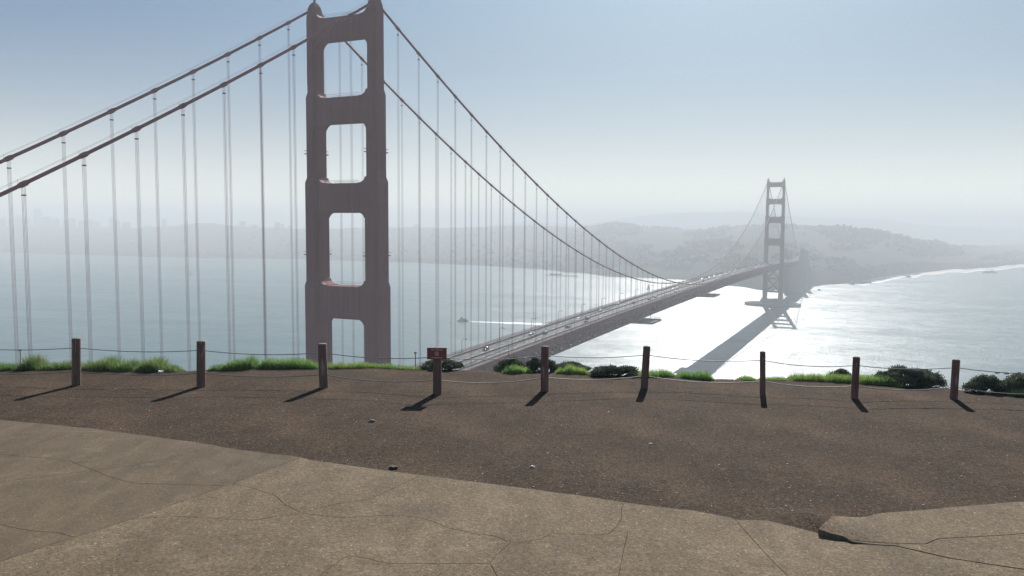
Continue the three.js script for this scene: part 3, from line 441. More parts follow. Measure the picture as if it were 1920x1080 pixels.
// ------------------------------------------------------------------ buildings on the far shore
{
  const pale = std(0.55, 0.53, 0.50, 0.9), roofM = std(0.26, 0.15, 0.12, 0.9), R = rng(8);
  for (const [px, py, w] of [[1233, 490, 46], [1226, 491, 20], [1317, 474, 26], [1343, 487, 30], [1358, 485, 28], [1405, 483, 40], [1392, 484, 16], [1582, 462, 44], [1514, 473, 26], [1537, 479, 34], [1488, 478, 22], [1300, 486, 18]]) {
    const v = landUnder(px, py), o = thing('barracks_building', 'pale low building with pitched roof among the far headland woods', 'building', [v.x, v.y, v.z], -0.3 + R() * 0.5, 'pale buildings on the far headland');
    mesh('wall', box(-w / 2, w / 2, -8, 9, -8, 8), pale, o); const g = extr([[-8.8, 9], [8.8, 9], [0, 14.5]], w + 2); g.rotateY(Math.PI / 2); g.translate(-w / 2 - 1, 0, 0); mesh('roof', bare(g), roofM, o);
  }
  const tw = [std(0.30, 0.30, 0.31, 0.7), std(0.22, 0.23, 0.26, 0.6), std(0.40, 0.38, 0.35, 0.8)];
  for (const [p0, p1, yt, D, step] of [[-6, 12, 408, 6900, 1], [15, 24, 411, 6700, 0], [27, 41, 404, 6900, 1], [41, 58, 410, 6600, 0], [61, 79, 391, 7000, 2], [80, 96, 406, 6600, 0], [97, 112, 409, 6500, 1], [117, 127, 412, 6500, 0], [128, 142, 409, 6600, 1], [146, 157, 414, 6300, 0], [159, 176, 412, 6300, 1], [177, 187, 415, 6200, 0], [204, 214, 408, 6500, 0], [215, 225, 413, 6200, 1], [228, 245, 417, 6000, 0], [270, 284, 423, 5900, 0], [303, 312, 411, 6100, 0], [337, 346, 422, 5700, 0], [448, 461, 415, 5500, 0], [467, 486, 421, 5300, 1], [515, 526, 416, 5300, 1], [527, 533, 420, 5300, 0], [539, 546, 423, 5200, 0], [776, 784, 421, 5300, 0]]) {
    const a = atDist(p0, yt, D), b = atDist(p1, yt, D), w = a.distanceTo(b), g = landUnder((p0 + p1) / 2, Math.max(yt + 6, 427)), base = Math.min(a.y - 25, SEA + 60), c = a.clone().add(b).multiplyScalar(0.5), h = a.y - base, m = tw[Math.floor(R() * 3)];
    const tall = step === 2, o = thing('city_tower', tall ? 'tallest broad tower on the hazy city skyline' : step ? 'hazy city tower with a stepped top on the far skyline' : 'hazy flat topped city block on the far skyline', 'building', [c.x, base, c.z], Math.atan2(-(b.z - a.z), b.x - a.x), 'hazy city skyline');
    if (tall) delete o.userData.group; else o.userData.group = step ? 'stepped towers on the skyline' : 'flat topped blocks on the skyline';
    mesh('shaft', box(-w / 2, w / 2, 0, step ? h * 0.9 : h, -w * 0.4, w * 0.4), m, o); if (step) mesh('setback_top', box(-w * 0.34, w * 0.34, h * 0.9, h, -w * 0.28, w * 0.28), m, o);
  }
  // brick fort at the foot of the south pylons
  const f = thing('brick_fort', 'low brick fort at the foot of the far concrete pylons', 'building', b2w(SPAN + 392, 0, 4).toArray(), BTURN); const br = std(0.22, 0.11, 0.08, 0.9);
  mesh('wall', [box(-30, 30, -2, 14, -24, -19), box(-30, 30, -2, 14, 10, 15), box(-30, -25, -2, 14, -19, 10), box(25, 30, -2, 14, -19, 10)], br, f); mesh('parapet', [box(-30.4, 30.4, 14, 15.2, -24.4, -23.4), box(-30.4, 30.4, 14, 15.2, 14.4, 15.4)], br, f);
}

// ------------------------------------------------------------------ concrete apron, split along its joints and cracks
const CONC_H = 0.05;
{
  const pix = (L) => L.map(([x, y]) => { const p = onLevel(x, y, CONC_H); return [p.x, p.z]; });
  const jag = (L, amp, seed, step = 0.18) => { const out = []; for (let i = 0; i + 1 < L.length; i++) { const a = L[i], b = L[i + 1], d = Math.hypot(b[0] - a[0], b[1] - a[1]), n = Math.max(1, Math.min(60, Math.round(d / step))); for (let k = 0; k < n; k++) { const t = k / n; let o = k ? (fbm((a[0] + (b[0] - a[0]) * t) * 2.2, (a[1] + (b[1] - a[1]) * t) * 2.2, 3, seed) - 0.5) * 2 * amp : 0; out.push([a[0] + (b[0] - a[0]) * t - (b[1] - a[1]) / d * o, a[1] + (b[1] - a[1]) * t + (b[0] - a[0]) / d * o]); } } out.push(L[L.length - 1]); return out; };
  const edge = jag(pix([[-500, 725], [0, 787], [180, 804], [400, 834], [415, 838], [563, 857], [580, 862], [793, 891], [1000, 917], [1180, 943], [1300, 957], [1370, 970], [1380, 974], [1440, 976], [1480, 986], [1532, 999]]), 0.035, 5);
  const split0 = jag(pix([[1532, 999], [1548, 1007], [1595, 1015], [1640, 1022], [1680, 1024], [1780, 1047], [1920, 1068]]), 0.012, 9, 0.1);
  const last = split0[split0.length - 1], first = edge[0];
  const main = [...edge, ...split0.slice(1), [9, last[1] + 1.0], [9, 12], [-16, 12], [-24, first[1]]];
  const inside = (P, x, z) => { let c = false; for (let i = 0, j = P.length - 1; i < P.length; j = i++) if ((P[i][1] > z) !== (P[j][1] > z) && x < (P[j][0] - P[i][0]) * (z - P[i][1]) / (P[j][1] - P[i][1]) + P[i][0]) c = !c; return c; };
  const snap = (P, p) => { let best = [1e9]; for (let i = 0; i < P.length; i++) { const a = P[i], b = P[(i + 1) % P.length], dx = b[0] - a[0], dz = b[1] - a[1], t = clamp(((p[0] - a[0]) * dx + (p[1] - a[1]) * dz) / (dx * dx + dz * dz + 1e-12), 0.001, 0.999), q = [a[0] + dx * t, a[1] + dz * t], d = Math.hypot(q[0] - p[0], q[1] - p[1]); if (d < best[0]) best = [d, i, q, t]; } return best; };
  let polys = [{ P: main, mat: 0 }];
  const cut = (L, amp = 0.02, matA) => {
    const mid = L[Math.floor(L.length / 2)], m2 = L.length > 2 ? mid : [(L[0][0] + L[1][0]) / 2, (L[0][1] + L[1][1]) / 2];
    const k = polys.findIndex((o) => inside(o.P, ...m2)); if (k < 0) return; const { P, mat } = polys[k];
    const A = snap(P, L[0]), B = snap(P, L[L.length - 1]); const line = jag([A[2], ...L.slice(1, -1), B[2]], amp, 40 + k, 0.12);
    const walk = (from, to) => { const out = []; let i = (from[1] + 1) % P.length; if (from[1] === to[1] && to[3] > from[3]) return out; for (let g = 0; g <= P.length; g++) { out.push(P[i]); if (i === to[1]) break; i = (i + 1) % P.length; } return out; };
    const one = [...line, ...walk(B, A)], two = [...line.slice().reverse(), ...walk(A, B)];
    polys.splice(k, 1, { P: one, mat }, { P: two, mat });
  };
  const W = (L, extra = []) => [...pix(L), ...extra];
  cut([...pix([[563, 858], [423, 911], [250, 972], [140, 1007], [0, 1053]]), [-20, 3]], 0.006);
  cut([...pix([[403, 835], [333, 855], [250, 873], [167, 883], [0, 903]]), [-24, -6]], 0.02);
  cut([[-24, -8], ...pix([[0, 852], [80, 858], [133, 865], [177, 883]])].reverse(), 0.03);
  cut(pix([[177, 883], [220, 898], [253, 906], [333, 908], [423, 911]]), 0.03);
  cut([...pix([[140, 1007], [107, 998], [60, 995], [0, 983]]), [-18, -1]], 0.03);
  cut(pix([[793, 891], [733, 917], [697, 935], [640, 943], [565, 962], [473, 975], [333, 968], [250, 972]]), 0.03);
  cut(pix([[440, 906], [483, 918], [515, 928], [530, 943], [565, 962]]), 0.025);
  cut(pix([[565, 962], [640, 971], [707, 967], [757, 967], [797, 973], [840, 990], [887, 1000], [927, 1005], [950, 1015], [973, 1018], [1007, 1012], [1033, 1000], [1127, 1003], [1143, 1000], [1163, 977], [1165, 953], [1172, 943]]), 0.025);
  cut([...pix([[957, 1017], [930, 1040], [918, 1056], [933, 1080]]), [0.1, 0], [0.4, 12]], 0.02);
  cut([...pix([[918, 1057], [807, 1057], [727, 1056], [690, 1047], [653, 1042], [623, 1062], [603, 1077]]), [-3, 0], [-4, 12]], 0.02);
  cut([...pix([[1150, 995], [1177, 996], [1167, 1043], [1160, 1080]]), [1.6, 0], [1.9, 12]], 0.006);
  cut([...pix([[1378, 973], [1413, 1013], [1447, 1050], [1477, 1080]]), [4.5, 0], [5.5, 12]], 0.006);
  const pave = thing('concrete_apron', 'weathered cracked concrete apron in front of the gravel', 'paving'); structure(pave); delete pave.userData.category;
  const slabGeo = (P, inset, y1, y0) => {                           // inset outline, chamfered rim
    const area = P.reduce((s, p, i) => { const q = P[(i + 1) % P.length]; return s + p[0] * q[1] - q[0] * p[1]; }, 0), sg = Math.sign(area);
    const Q = P.filter((p, i) => { const q = P[(i + 1) % P.length]; return Math.hypot(p[0] - q[0], p[1] - q[1]) > 0.012; });
    const off = (e) => Q.map((p, i) => { const a = Q[(i - 1 + Q.length) % Q.length], b = Q[(i + 1) % Q.length], dx = b[0] - a[0], dz = b[1] - a[1], d = Math.hypot(dx, dz) || 1; return [p[0] - sg * dz / d * e, p[1] + sg * dx / d * e]; });
    const yf = typeof y1 === 'function' ? y1 : () => y1;
    const r0 = off(inset), r1 = off(inset + 0.003), pos = [], uv = [], n = Q.length, V = (p, y) => { pos.push(p[0], y, p[1]); uv.push(p[0] / 4, p[1] / 4); };
    const tri = THREE.ShapeUtils.triangulateShape(r1.map((p) => new THREE.Vector2(p[0], p[1])), []);
    for (const t of tri) { const q = t.map((i) => r1[i]), ny = (q[1][1] - q[0][1]) * (q[2][0] - q[0][0]) - (q[1][0] - q[0][0]) * (q[2][1] - q[0][1]); const o = ny > 0 ? q : [q[0], q[2], q[1]]; const fine = (a, b, c, n) => { const L = [[a, b, c], [b, c, a], [c, a, b]].sort((u, v) => Math.hypot(v[0][0] - v[1][0], v[0][1] - v[1][1]) - Math.hypot(u[0][0] - u[1][0], u[0][1] - u[1][1]))[0], e = Math.hypot(L[0][0] - L[1][0], L[0][1] - L[1][1]); if (typeof y1 !== 'function' || e < 0.14 || n > 14) { for (const p of [a, b, c]) V(p, yf(p[0], p[1])); return; } const m = [(L[0][0] + L[1][0]) / 2, (L[0][1] + L[1][1]) / 2]; fine(L[0], m, L[2], n + 1); fine(m, L[1], L[2], n + 1); }; fine(...o, 0); }
    for (let i = 0; i < n; i++) { const j = (i + 1) % n, bands = [[r1, 0, r0, -0.005], [r0, -0.005, r0, null]]; for (const [ra, ha, rb, hb] of bands) { const ya = (p) => yf(p[0], p[1]) + ha, yb = (p) => hb === null ? y0 : yf(p[0], p[1]) + hb; const a = [ra[i], ya(ra[i])], b = [ra[j], ya(ra[j])], c = [rb[j], yb(rb[j])], d = [rb[i], yb(rb[i])]; const seq = sg < 0 ? [a, b, c, a, c, d] : [a, c, b, a, d, c]; for (const [p, y] of seq) V(p, y); } }
    const g = new THREE.BufferGeometry(); g.setAttribute('position', new THREE.Float32BufferAttribute(pos, 3)); g.setAttribute('uv', new THREE.Float32BufferAttribute(uv, 2)); g.computeVertexNormals(); return g;
  };
  const Bm = pix([[563, 858], [0, 1053]]);
  polys.forEach((o, i) => { const c = o.P.reduce((s, p) => [s[0] + p[0] / o.P.length, s[1] + p[1] / o.P.length], [0, 0]); const left = (Bm[1][0] - Bm[0][0]) * (c[1] - Bm[0][1]) - (Bm[1][1] - Bm[0][1]) * (c[0] - Bm[0][0]) > 0; mesh('slab', slabGeo(o.P, 0.0012, CONC_H, -0.12), M.conc[left ? 1 : 0], pave); });
  // the heaved slab on the right: its broken corner stands clear of the ground
  const corner = pix([[1534, 984]])[0], yTop = (x, z) => CONC_H + 0.115 * smooth(clamp(1 - Math.hypot(x - corner[0], z - corner[1]) / 0.75, 0, 1)) + 0.004;
  const top = (L) => L.map(([x, y, h]) => { const p = onLevel(x, y, h); return [p.x, p.z]; });
  const redge = jag(top([[1534, 984, 0.168], [1552, 976, 0.15], [1562, 970, 0.135], [1650, 962, 0.054], [1760, 953, 0.054], [1920, 940, 0.054], [2300, 912, 0.054]]), 0.018, 15, 0.14);
  const rcrack = jag(top([[1534, 984, 0.168], [1560, 994, 0.145], [1583, 1003, 0.11], [1597, 1013, 0.085], [1640, 1021, 0.054], [1680, 1023, 0.054], [1780, 1046, 0.054], [1920, 1067, 0.054]]), 0.01, 25, 0.08);
  const R = [...redge, [11, redge[redge.length - 1][1] + 0.2], [11, rcrack[rcrack.length - 1][1] + 1.2], [9.2, rcrack[rcrack.length - 1][1] + 1.0], ...rcrack.slice().reverse().slice(0, -1)];
  polys = [{ P: R, mat: 0 }];
  cut(top([[1592, 1008, 0.1], [1625, 1017, 0.055], [1735, 1020, 0.054], [1760, 1010, 0.054]]).concat([[10.9, redge[redge.length - 1][1] + 0.9]]), 0.015);
  polys.forEach((o) => mesh('slab', slabGeo(o.P, 0.004, yTop, -0.12), M.conc[0], pave));
}
// ------------------------------------------------------------------ loose stones
{
  const R = rng(12), stone = new THREE.IcosahedronGeometry(1, 0), p = stone.attributes.position; for (let i = 0; i < p.count; i++) { const k = 0.75 + 0.5 * hash2(Math.round(p.getX(i) * 9), Math.round(p.getY(i) * 9 + p.getZ(i) * 23), 2); p.setXYZ(i, p.getX(i) * k, p.getY(i) * k * 0.7, p.getZ(i) * k); } stone.computeVertexNormals();
  const N = 42000, im = new THREE.InstancedMesh(stone, std(1, 1, 1, 0.95), N), m = new THREE.Matrix4(), q = new THREE.Quaternion(), c = new THREE.Color(); let n = 0;
  while (n < N) { const px = -60 + R() * 2040, py = 695 + R() * 300, v = onLevel(px, py, 0); if (v.z < lipZ(v.x) + 0.05) continue; const s = 0.0025 + 0.006 * Math.pow(R(), 3) + (R() < 0.003 ? 0.009 : 0); q.setFromEuler(new THREE.Euler(R() * 0.5 - 0.25, R() * 6, R() * 0.5 - 0.25)); m.compose(new THREE.Vector3(v.x, groundY(v.x, v.z) + s * 0.05, v.z), q, new THREE.Vector3(s * (0.9 + R() * 0.8), s * 0.6, s * (0.9 + R() * 0.8))); im.setMatrixAt(n, m); const k = R() < 0.035 ? 0.26 + R() * 0.34 : 0.06 + R() * 0.12; im.setColorAt(n, c.setRGB(k, k * (0.80 + R() * 0.12), k * (0.62 + R() * 0.2))); n++; }
  im.name = 'gravel'; im.castShadow = im.receiveShadow = true; scene.add(im); tag(im, 'loose brown gravel scattered over the terrace', 'gravel', null, 'stuff');
  const rocks = [[697, 792, 0.045, 0.12, 'small grey stone alone on the gravel before the sign'], [737, 877, 0.055, 0.05, 'dark stone at the edge of the concrete apron'], [998, 878, 0.03, 0.5, 'pale flat stone on the gravel near the concrete edge'], [1220, 834, 0.025, 0.45, 'pale pebble on the open gravel']];
  for (const [px, py, s, a, label] of rocks) { const g = new THREE.IcosahedronGeometry(1, 1), b = g.attributes.position; for (let i = 0; i < b.count; i++) { const k = 0.75 + 0.45 * hash2(Math.round(b.getX(i) * 30), Math.round(b.getY(i) * 30 + b.getZ(i) * 41), px); b.setXYZ(i, b.getX(i) * k * s * 1.3, b.getY(i) * k * s * 0.6, b.getZ(i) * k * s); } g.computeVertexNormals(); const v = onLevel(px, py, 0), o = mesh('stone', g, std(a, a * 0.92, a * 0.82, 0.9)); o.position.set(v.x, groundY(v.x, v.z) + s * 0.3, v.z); tag(o, label, 'stone'); }
  const lg = new THREE.PlaneGeometry(0.12, 0.08, 6, 4), lp = lg.attributes.position; for (let i = 0; i < lp.count; i++) lp.setZ(i, 0.035 * hash2(i, 3, 8)); lg.rotateX(-Math.PI / 2 + 0.35); lg.computeVertexNormals(); const lv = onLevel(302, 700, 0), lo = mesh('litter', lg, std(0.78, 0.74, 0.7, 0.8, 0, { side: THREE.DoubleSide })); lo.position.set(lv.x, groundY(lv.x, lv.z) + 0.03, lv.z); tag(lo, 'crumpled scrap of white paper by the grass', 'litter');
}
// ------------------------------------------------------------------ post and wire-rope fence
let signPost;
{
  const wood = [[0.165, 0.10, 0.072], [0.17, 0.09, 0.066], [0.18, 0.08, 0.062]].map(([r, g, b], n) => new THREE.MeshStandardMaterial({ roughness: 0.9, map: tex(256, (u, v, c) => { const gr = fbm(u * 40, v * 3, 4, 61 + n, 0), kn = fbm(u * 6, v * 4, 3, 81 + n, 0); const k = 0.55 + 0.7 * gr + 0.4 * (kn - 0.5), scar = clamp((fbm(u * 14, v * 9, 3, 95 + n, 0) - 0.66) * 8, 0, 1); c[0] = Math.pow(r * k, 0.4545) + 0.16 * scar; c[1] = Math.pow(g * k, 0.4545) + 0.15 * scar; c[2] = Math.pow(b * k, 0.4545) + 0.13 * scar; }) }));
  const fence = thing('cable_fence', 'row of round wooden posts strung with two wire ropes along the drop', 'fence');
  const data = [[-115, 719, -118, 629, 15, 0], [143, 722, 143, 634, 15.5, 0], [377, 725, 377, 639, 16, 0], [607, 727, 604, 644, 16, 0], [820, 739, 820, 651, 16, 0], [1021, 733, 1022, 649, 14.5, 1], [1208, 729, 1213, 649, 13.5, 1], [1430, 738, 1430, 659, 10.5, 1], [1602, 746, 1606, 669, 13, 2], [1788, 748, 1793, 674, 13.5, 2], [2010, 758, 2014, 684, 13, 2]];
  const posts = data.map(([bx, by, tx, ty, w, mt], i) => {
    const b = onLevel(bx, by, 0); b.y = groundY(b.x, b.z); const D = Math.hypot(b.x, b.z), t = atDist(tx, ty, D), r = w / FOCAL * -b.z / 2, L = t.distanceTo(b);
    const prof = [[0, -0.25], [r * 1.04, -0.25], [r * 1.02, L * 0.5], [r, L - 0.018], [r - 0.014, L - 0.002], [r * 0.5, L + 0.004], [0, L + 0.006]].map(([a, y]) => new THREE.Vector2(a, y));
    const g = new THREE.LatheGeometry(prof, 22), p = g.attributes.position; for (let k = 0; k < p.count; k++) { const x = p.getX(k), z = p.getZ(k), y = p.getY(k), a = Math.atan2(z, x), e = 1 + 0.05 * (vnoise(Math.cos(a) * 2 + i * 7, Math.sin(a) * 2 + y, 3) - 0.5); p.setX(k, x * e); p.setZ(k, z * e); } g.computeVertexNormals();
    const o = mesh('post', g, wood[mt], fence); o.position.copy(b); const dir = t.clone().sub(b).normalize(); o.quaternion.setFromUnitVectors(new THREE.Vector3(0, 1, 0), dir).multiply(new THREE.Quaternion().setFromAxisAngle(new THREE.Vector3(0, 1, 0), i * 1.7));
    return { b, dir, L, r, at: (h) => b.clone().addScaledVector(dir, h) };
  });
  signPost = posts[4];
  for (const [down, sag] of [[0.2, 0.065], [0.685, 0.075]]) for (let i = 0; i + 1 < posts.length; i++) {
    const A = posts[i].at(posts[i].L - down * posts[i].L / 0.98), B = posts[i + 1].at(posts[i + 1].L - down * posts[i + 1].L / 0.98), pts = []; for (let k = 0; k <= 16; k++) { const t = k / 16, v = A.clone().lerp(B, t); v.y -= 4 * sag * t * (1 - t) * (0.8 + 0.4 * hash2(i, down * 10, 4)); pts.push(v); }
    mesh('wire_rope', new THREE.TubeGeometry(new THREE.CatmullRomCurve3(pts), 32, 0.0085, 6), M.wire, fence);
  }
  // rope clamps on the right-hand spans
  for (const [i, t] of [[8, 0.62], [9, 0.36], [9, 0.44]]) { const A = posts[i].at(posts[i].L - 0.2 * posts[i].L / 0.98), B = posts[i + 1].at(posts[i + 1].L - 0.2 * posts[i + 1].L / 0.98), v = A.clone().lerp(B, t); v.y -= 4 * 0.075 * t * (1 - t); const c = mesh('rope_clamp', new THREE.CapsuleGeometry(0.018, 0.06, 4, 8).rotateZ(Math.PI / 2), M.steel, fence); c.position.copy(v); }
}
// sign on the fourth post
{
  const cv = document.createElement('canvas'); cv.width = 512; cv.height = 304; const x = cv.getContext('2d');
  x.fillStyle = '#7a3a34'; x.fillRect(0, 0, 512, 304); x.fillStyle = '#cbb9b2'; x.textAlign = 'center'; x.font = 'bold 54px sans-serif'; x.fillText('Area Closed', 256, 66); x.font = 'bold 46px sans-serif'; x.fillText('Do Not Enter', 256, 276);
  x.strokeStyle = '#cbb9b2'; x.lineWidth = 10; x.beginPath(); x.arc(256, 152, 52, 0, Math.PI * 2); x.stroke(); x.beginPath(); x.moveTo(220, 116); x.lineTo(292, 188); x.stroke();
  x.beginPath(); x.arc(258, 122, 10, 0, Math.PI * 2); x.fill(); x.lineWidth = 14; x.beginPath(); x.moveTo(256, 134); x.lineTo(254, 160); x.lineTo(240, 186); x.moveTo(254, 160); x.lineTo(272, 186); x.stroke();
  const t = new THREE.CanvasTexture(cv); t.colorSpace = THREE.SRGBColorSpace;
  const s = onLevel(820, 739, 0), P = signPost, w = 37 / FOCAL * -P.b.z, h = 22 / FOCAL * -P.b.z, c = P.at(P.L - 0.115 - 0.0);
  const o = thing('sign', 'small red brown warning sign fixed to a fence post', 'sign', [c.x, c.y, c.z + P.r + 0.014], 0);
  mesh('board', box(-w / 2, w / 2, -h / 2, h / 2, -0.012, 0.006), std(0.19, 0.045, 0.036, 0.6), o);
  const f = new THREE.PlaneGeometry(w - 0.008, h - 0.008); f.translate(0, 0, 0.0085); mesh('sign_face', f, new THREE.MeshStandardMaterial({ map: t, roughness: 0.6 }), o);
  for (const y of [-0.09, 0.09]) { const b = new THREE.SphereGeometry(0.009, 8, 6); b.translate(0, y * h / 0.25, 0.009); mesh('bolt', b, M.steel, o); }
}
// thin marker stakes beyond the fence
for (const [bx, by, ty, label] of [[779, 691, 662, 'thin metal stake with a small cap beyond the fence near the sign'], [38.5, 672, 657, 'short dark stake standing in the tall grass']]) {
  const b = onLevel(bx, by, -0.1), t = atDist(bx, ty, Math.hypot(b.x, b.z)), o = thing('marker_stake', label, 'stake', [b.x, groundY(b.x, b.z) - 0.1, b.z]), L = t.y - groundY(b.x, b.z) + 0.1;
  mesh('shaft', bar([0, 0, 0], [0, L, 0], 0.011, 6), std(0.1, 0.09, 0.085, 0.7, 0.3), o); mesh('cap', box(-0.03, 0.03, L - 0.01, L + 0.03, -0.02, 0.02), std(0.16, 0.14, 0.12, 0.7), o);
}
// ------------------------------------------------------------------ grass and shrubs along the lip
{
  const R = rng(3), blade = (() => { const pos = [], nrm = [], idx = [], n = 4; for (let k = 0; k <= n; k++) { const t = k / n, w = 0.5 * (1 - t * t * 0.96), z = t * t * 0.45; pos.push(-w, t, z, w, t, z); } for (let k = 0; k < n; k++) { const a = k * 2; idx.push(a, a + 1, a + 2, a + 1, a + 3, a + 2); } const g = new THREE.BufferGeometry(); g.setAttribute('position', new THREE.Float32BufferAttribute(pos, 3)); g.setIndex(idx); g.computeVertexNormals(); return g; })();
  const mat = new THREE.MeshPhysicalMaterial({ color: 0xffffff, roughness: 0.85, transmission: 0.45, thickness: 0, side: THREE.DoubleSide });
  // px range, how far before/behind the lip, blade height, density per px, brightness
  const beds = [[-80, 30, -0.1, 0.5, 0.30, 34, 0.75], [30, 75, -0.1, 0.5, 0.42, 40, 0.7], [75, 150, -0.1, 0.5, 0.27, 30, 0.8], [150, 262, -0.15, 0.6, 0.40, 44, 0.8], [262, 308, -0.2, 0.5, 0.46, 60, 0.75], [300, 335, -0.1, 0.4, 0.22, 26, 0.7],
    [390, 420, -0.05, 0.4, 0.2, 26, 0.9], [415, 480, -0.1, 0.5, 0.33, 40, 0.85], [480, 600, -0.05, 0.45, 0.28, 36, 1.0], [600, 700, -0.05, 0.4, 0.23, 30, 1.0], [690, 740, -0.05, 0.35, 0.2, 24, 1.0], [735, 792, -0.05, 0.3, 0.13, 20, 1.05],
    [940, 1000, -0.12, 0.35, 0.28, 50, 1.25], [1040, 1105, -0.12, 0.35, 0.24, 46, 1.15], [1190, 1270, -0.05, 0.45, 0.24, 34, 1.15], [1270, 1338, -0.1, 0.35, 0.22, 40, 1.15], [1385, 1420, -0.05, 0.3, 0.16, 24, 1.1], [1420, 1480, -0.05, 0.3, 0.10, 14, 1.1], [1480, 1560, -0.1, 0.35, 0.18, 26, 1.05], [1550, 1610, -0.1, 0.4, 0.24, 32, 1.1], [1605, 1690, -0.15, 0.3, 0.22, 38, 1.2], [1680, 1705, -0.1, 0.2, 0.1, 20, 1.15], [1880, 1925, -0.12, 0.3, 0.2, 36, 1.15]];
  const mats = [], cols = [], m = new THREE.Matrix4(), q = new THREE.Quaternion();
  for (const [p0, p1, f0, f1, h, den, br] of beds) { const n = Math.round((p1 - p0) * den); for (let i = 0; i < n; i++) { const px = p0 + R() * (p1 - p0), base = onLevel(px, interp(lipPix, px), 0), x = base.x, lz = lipZ(x), clump = 0.6 * vnoise(x * 2.1, 7, 9) + 0.4 * vnoise(x * 6.5, 3, 19), z = lz - (f0 + R() * (f1 - f0)), s = h * (0.34 + 0.62 * Math.pow(clump, 1.3)) * (0.45 + R() * 0.85) * clamp(Math.min(px - p0, p1 - px) / 16 + 0.3, 0.3, 1); q.setFromEuler(new THREE.Euler((R() - 0.5) * 0.7, R() * 6.283, (R() - 0.5) * 0.5)); m.compose(new THREE.Vector3(x, groundY(x, z) - 0.01, z), q, new THREE.Vector3(0.007 + R() * 0.006, s, s)); mats.push(m.clone()); const k = br * (0.75 + R() * 0.5); const dry = R() < 0.16, hue = vnoise(x * 1.7, z * 3, 29); cols.push(new THREE.Color().setRGB(dry ? 0.40 * k : (0.135 + 0.09 * hue) * k, dry ? 0.34 * k : (0.285 + 0.06 * hue) * k, dry ? 0.16 * k : 0.065 * k)); } }
  const im = new THREE.InstancedMesh(blade, mat, mats.length); mats.forEach((a, i) => { im.setMatrixAt(i, a); im.setColorAt(i, cols[i]); }); im.name = 'grass'; im.castShadow = im.receiveShadow = true; scene.add(im); tag(im, 'bright green grass growing along the edge of the drop', 'grass', null, 'stuff');

  const leaf = (x, y, z, s, R2, pos, col, nrm, tone) => { const d = new THREE.Vector3(R2() - 0.5, R2() * 0.9 + 0.1, R2() - 0.5).normalize(), sd = new THREE.Vector3(R2() - 0.5, R2() - 0.5, R2() - 0.5).cross(d).normalize().multiplyScalar(s * 0.3), tip = d.multiplyScalar(s); const a = [x - sd.x * 0.4, y, z - sd.z * 0.4], b = [x + tip.x * 0.5 + sd.x, y + tip.y * 0.5 + sd.y, z + tip.z * 0.5 + sd.z], c = [x + tip.x, y + tip.y, z + tip.z], e = [x + tip.x * 0.5 - sd.x, y + tip.y * 0.5 - sd.y, z + tip.z * 0.5 - sd.z]; pos.push(...a, ...b, ...c, ...a, ...c, ...e); const k = tone * (0.7 + R2() * 0.6), cc = [0.135 * k, 0.16 * k, 0.095 * k]; for (let i = 0; i < 6; i++) col.push(...cc); };
  const fol = new THREE.MeshPhysicalMaterial({ vertexColors: true, roughness: 0.8, transmission: 0.25, thickness: 0, side: THREE.DoubleSide }), stemM = std(0.09, 0.07, 0.05, 0.95);
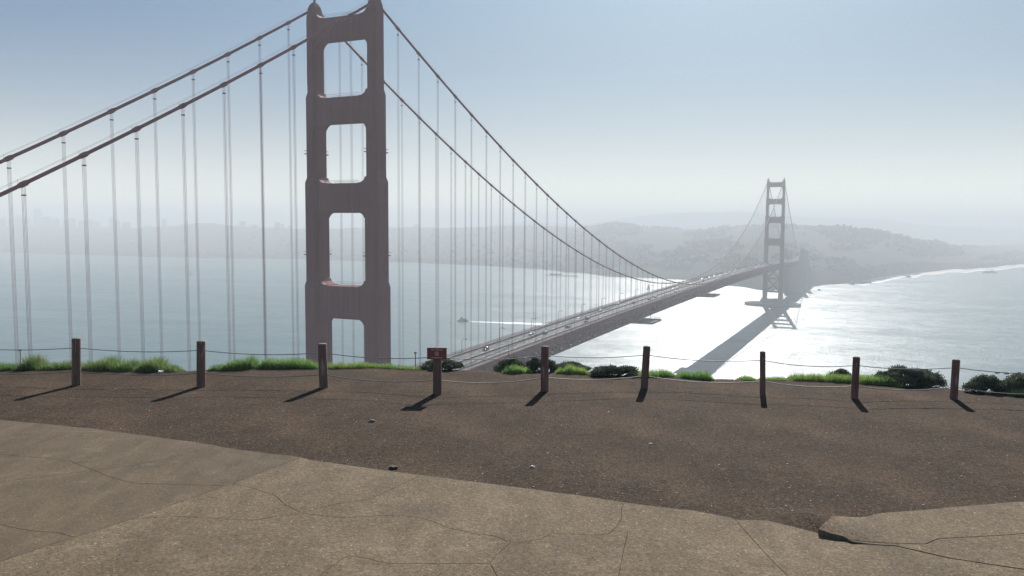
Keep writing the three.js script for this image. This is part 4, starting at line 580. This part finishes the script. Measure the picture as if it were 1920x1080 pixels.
  const bush = (p0, p1, yTop, yBase, back, n, tone, label, seed) => {
    const R2 = rng(seed), pc = (p0 + p1) / 2, b0 = onLevel(pc, interp(lipPix, pc), 0), z = lipZ(b0.x) - back, sc = Math.hypot(b0.x, z) / Math.hypot(b0.x, b0.z), x = b0.x * sc, D = Math.hypot(x, z), W = (p1 - p0) / FOCAL * -z / 2 * 0.94, top = atDist(pc, yTop, D).y, gy = groundY(x, z), H = top - gy;
    const o = thing('shrub', label, 'shrub', [x, gy, z]); const pos = [], col = [], stems = [], lobes = [];
    const nl = Math.max(12, Math.round(W * 42)); for (let i = 0; i < nl; i++) { const t = (i + 0.5) / nl * 2 - 1, e = Math.sqrt(1 - t * t * 0.85), f = R2(); lobes.push([t * W * 0.86 + (R2() - 0.5) * 0.1, H * (0.04 + (0.78 * e - 0.06) * Math.sqrt(f) * (0.75 + 0.25 * R2())), (R2() - 0.5) * W * 0.8, W * 0.15 + 0.07 * R2() + 0.03, H * (0.17 + 0.11 * R2())]); }
    for (const l of lobes) stems.push(bar([l[0] * 0.25, -0.05, l[2] * 0.25], [l[0], l[1], l[2]], 0.014, 5, 0.006));
    for (let i = 0; i < n * 2.2; i++) { const l = lobes[Math.floor(R2() * nl)], u = R2() * 6.283, w = Math.acos(R2() * 1.7 - 0.7), r = Math.pow(R2(), 0.45) * (0.8 + 0.6 * R2() * R2()); const lx = l[0] + l[3] * r * Math.sin(w) * Math.cos(u), lz2 = l[2] + l[3] * r * Math.sin(w) * Math.sin(u), ly = l[1] + l[4] * r * Math.cos(w); if (ly < -0.1) continue; leaf(lx, ly, lz2, 0.024 + R2() * 0.03, R2, pos, col, null, tone); }
    const g = new THREE.BufferGeometry(); g.setAttribute('position', new THREE.Float32BufferAttribute(pos, 3)); g.setAttribute('color', new THREE.Float32BufferAttribute(col, 3)); g.computeVertexNormals(); mesh('foliage', g, fol, o); mesh('stem', stems, stemM, o);
  };
  bush(786, 870, 671, 694, 0.25, 6500, 0.8, 'low dark shrub growing behind the warning sign', 101);
  bush(928, 985, 667, 694, 0.45, 5000, 1.1, 'olive shrub behind the bright grass clump', 102);
  bush(986, 1044, 664, 696, 0.3, 6500, 0.65, 'dark dense shrub behind the post next after the sign', 103);
  bush(1040, 1106, 676, 698, 0.4, 5000, 1.0, 'mid green shrub sloping down behind bright grass', 104);
  bush(1108, 1198, 682, 706, 0.15, 7000, 0.75, 'wide grey green shrub with no grass before it', 105);
  bush(1556, 1602, 690, 712, 0.4, 4200, 0.7, 'small dark round shrub behind the grass beside a post', 106);
  bush(1640, 1768, 684, 728, 0.3, 11000, 0.8, 'largest dark shrub between the two reddish posts', 107);
  bush(1806, 1874, 700, 733, 0.2, 6500, 0.8, 'bushy dark shrub beside the last reddish post', 108);
  bush(1868, 1960, 697, 738, 0.25, 7500, 0.8, 'dark shrub with yellow green sprigs before it', 109);
}
scene.traverse((o) => { if (o.isMesh) { o.castShadow = true; o.receiveShadow = true; } });
renderer.render(scene, camera);
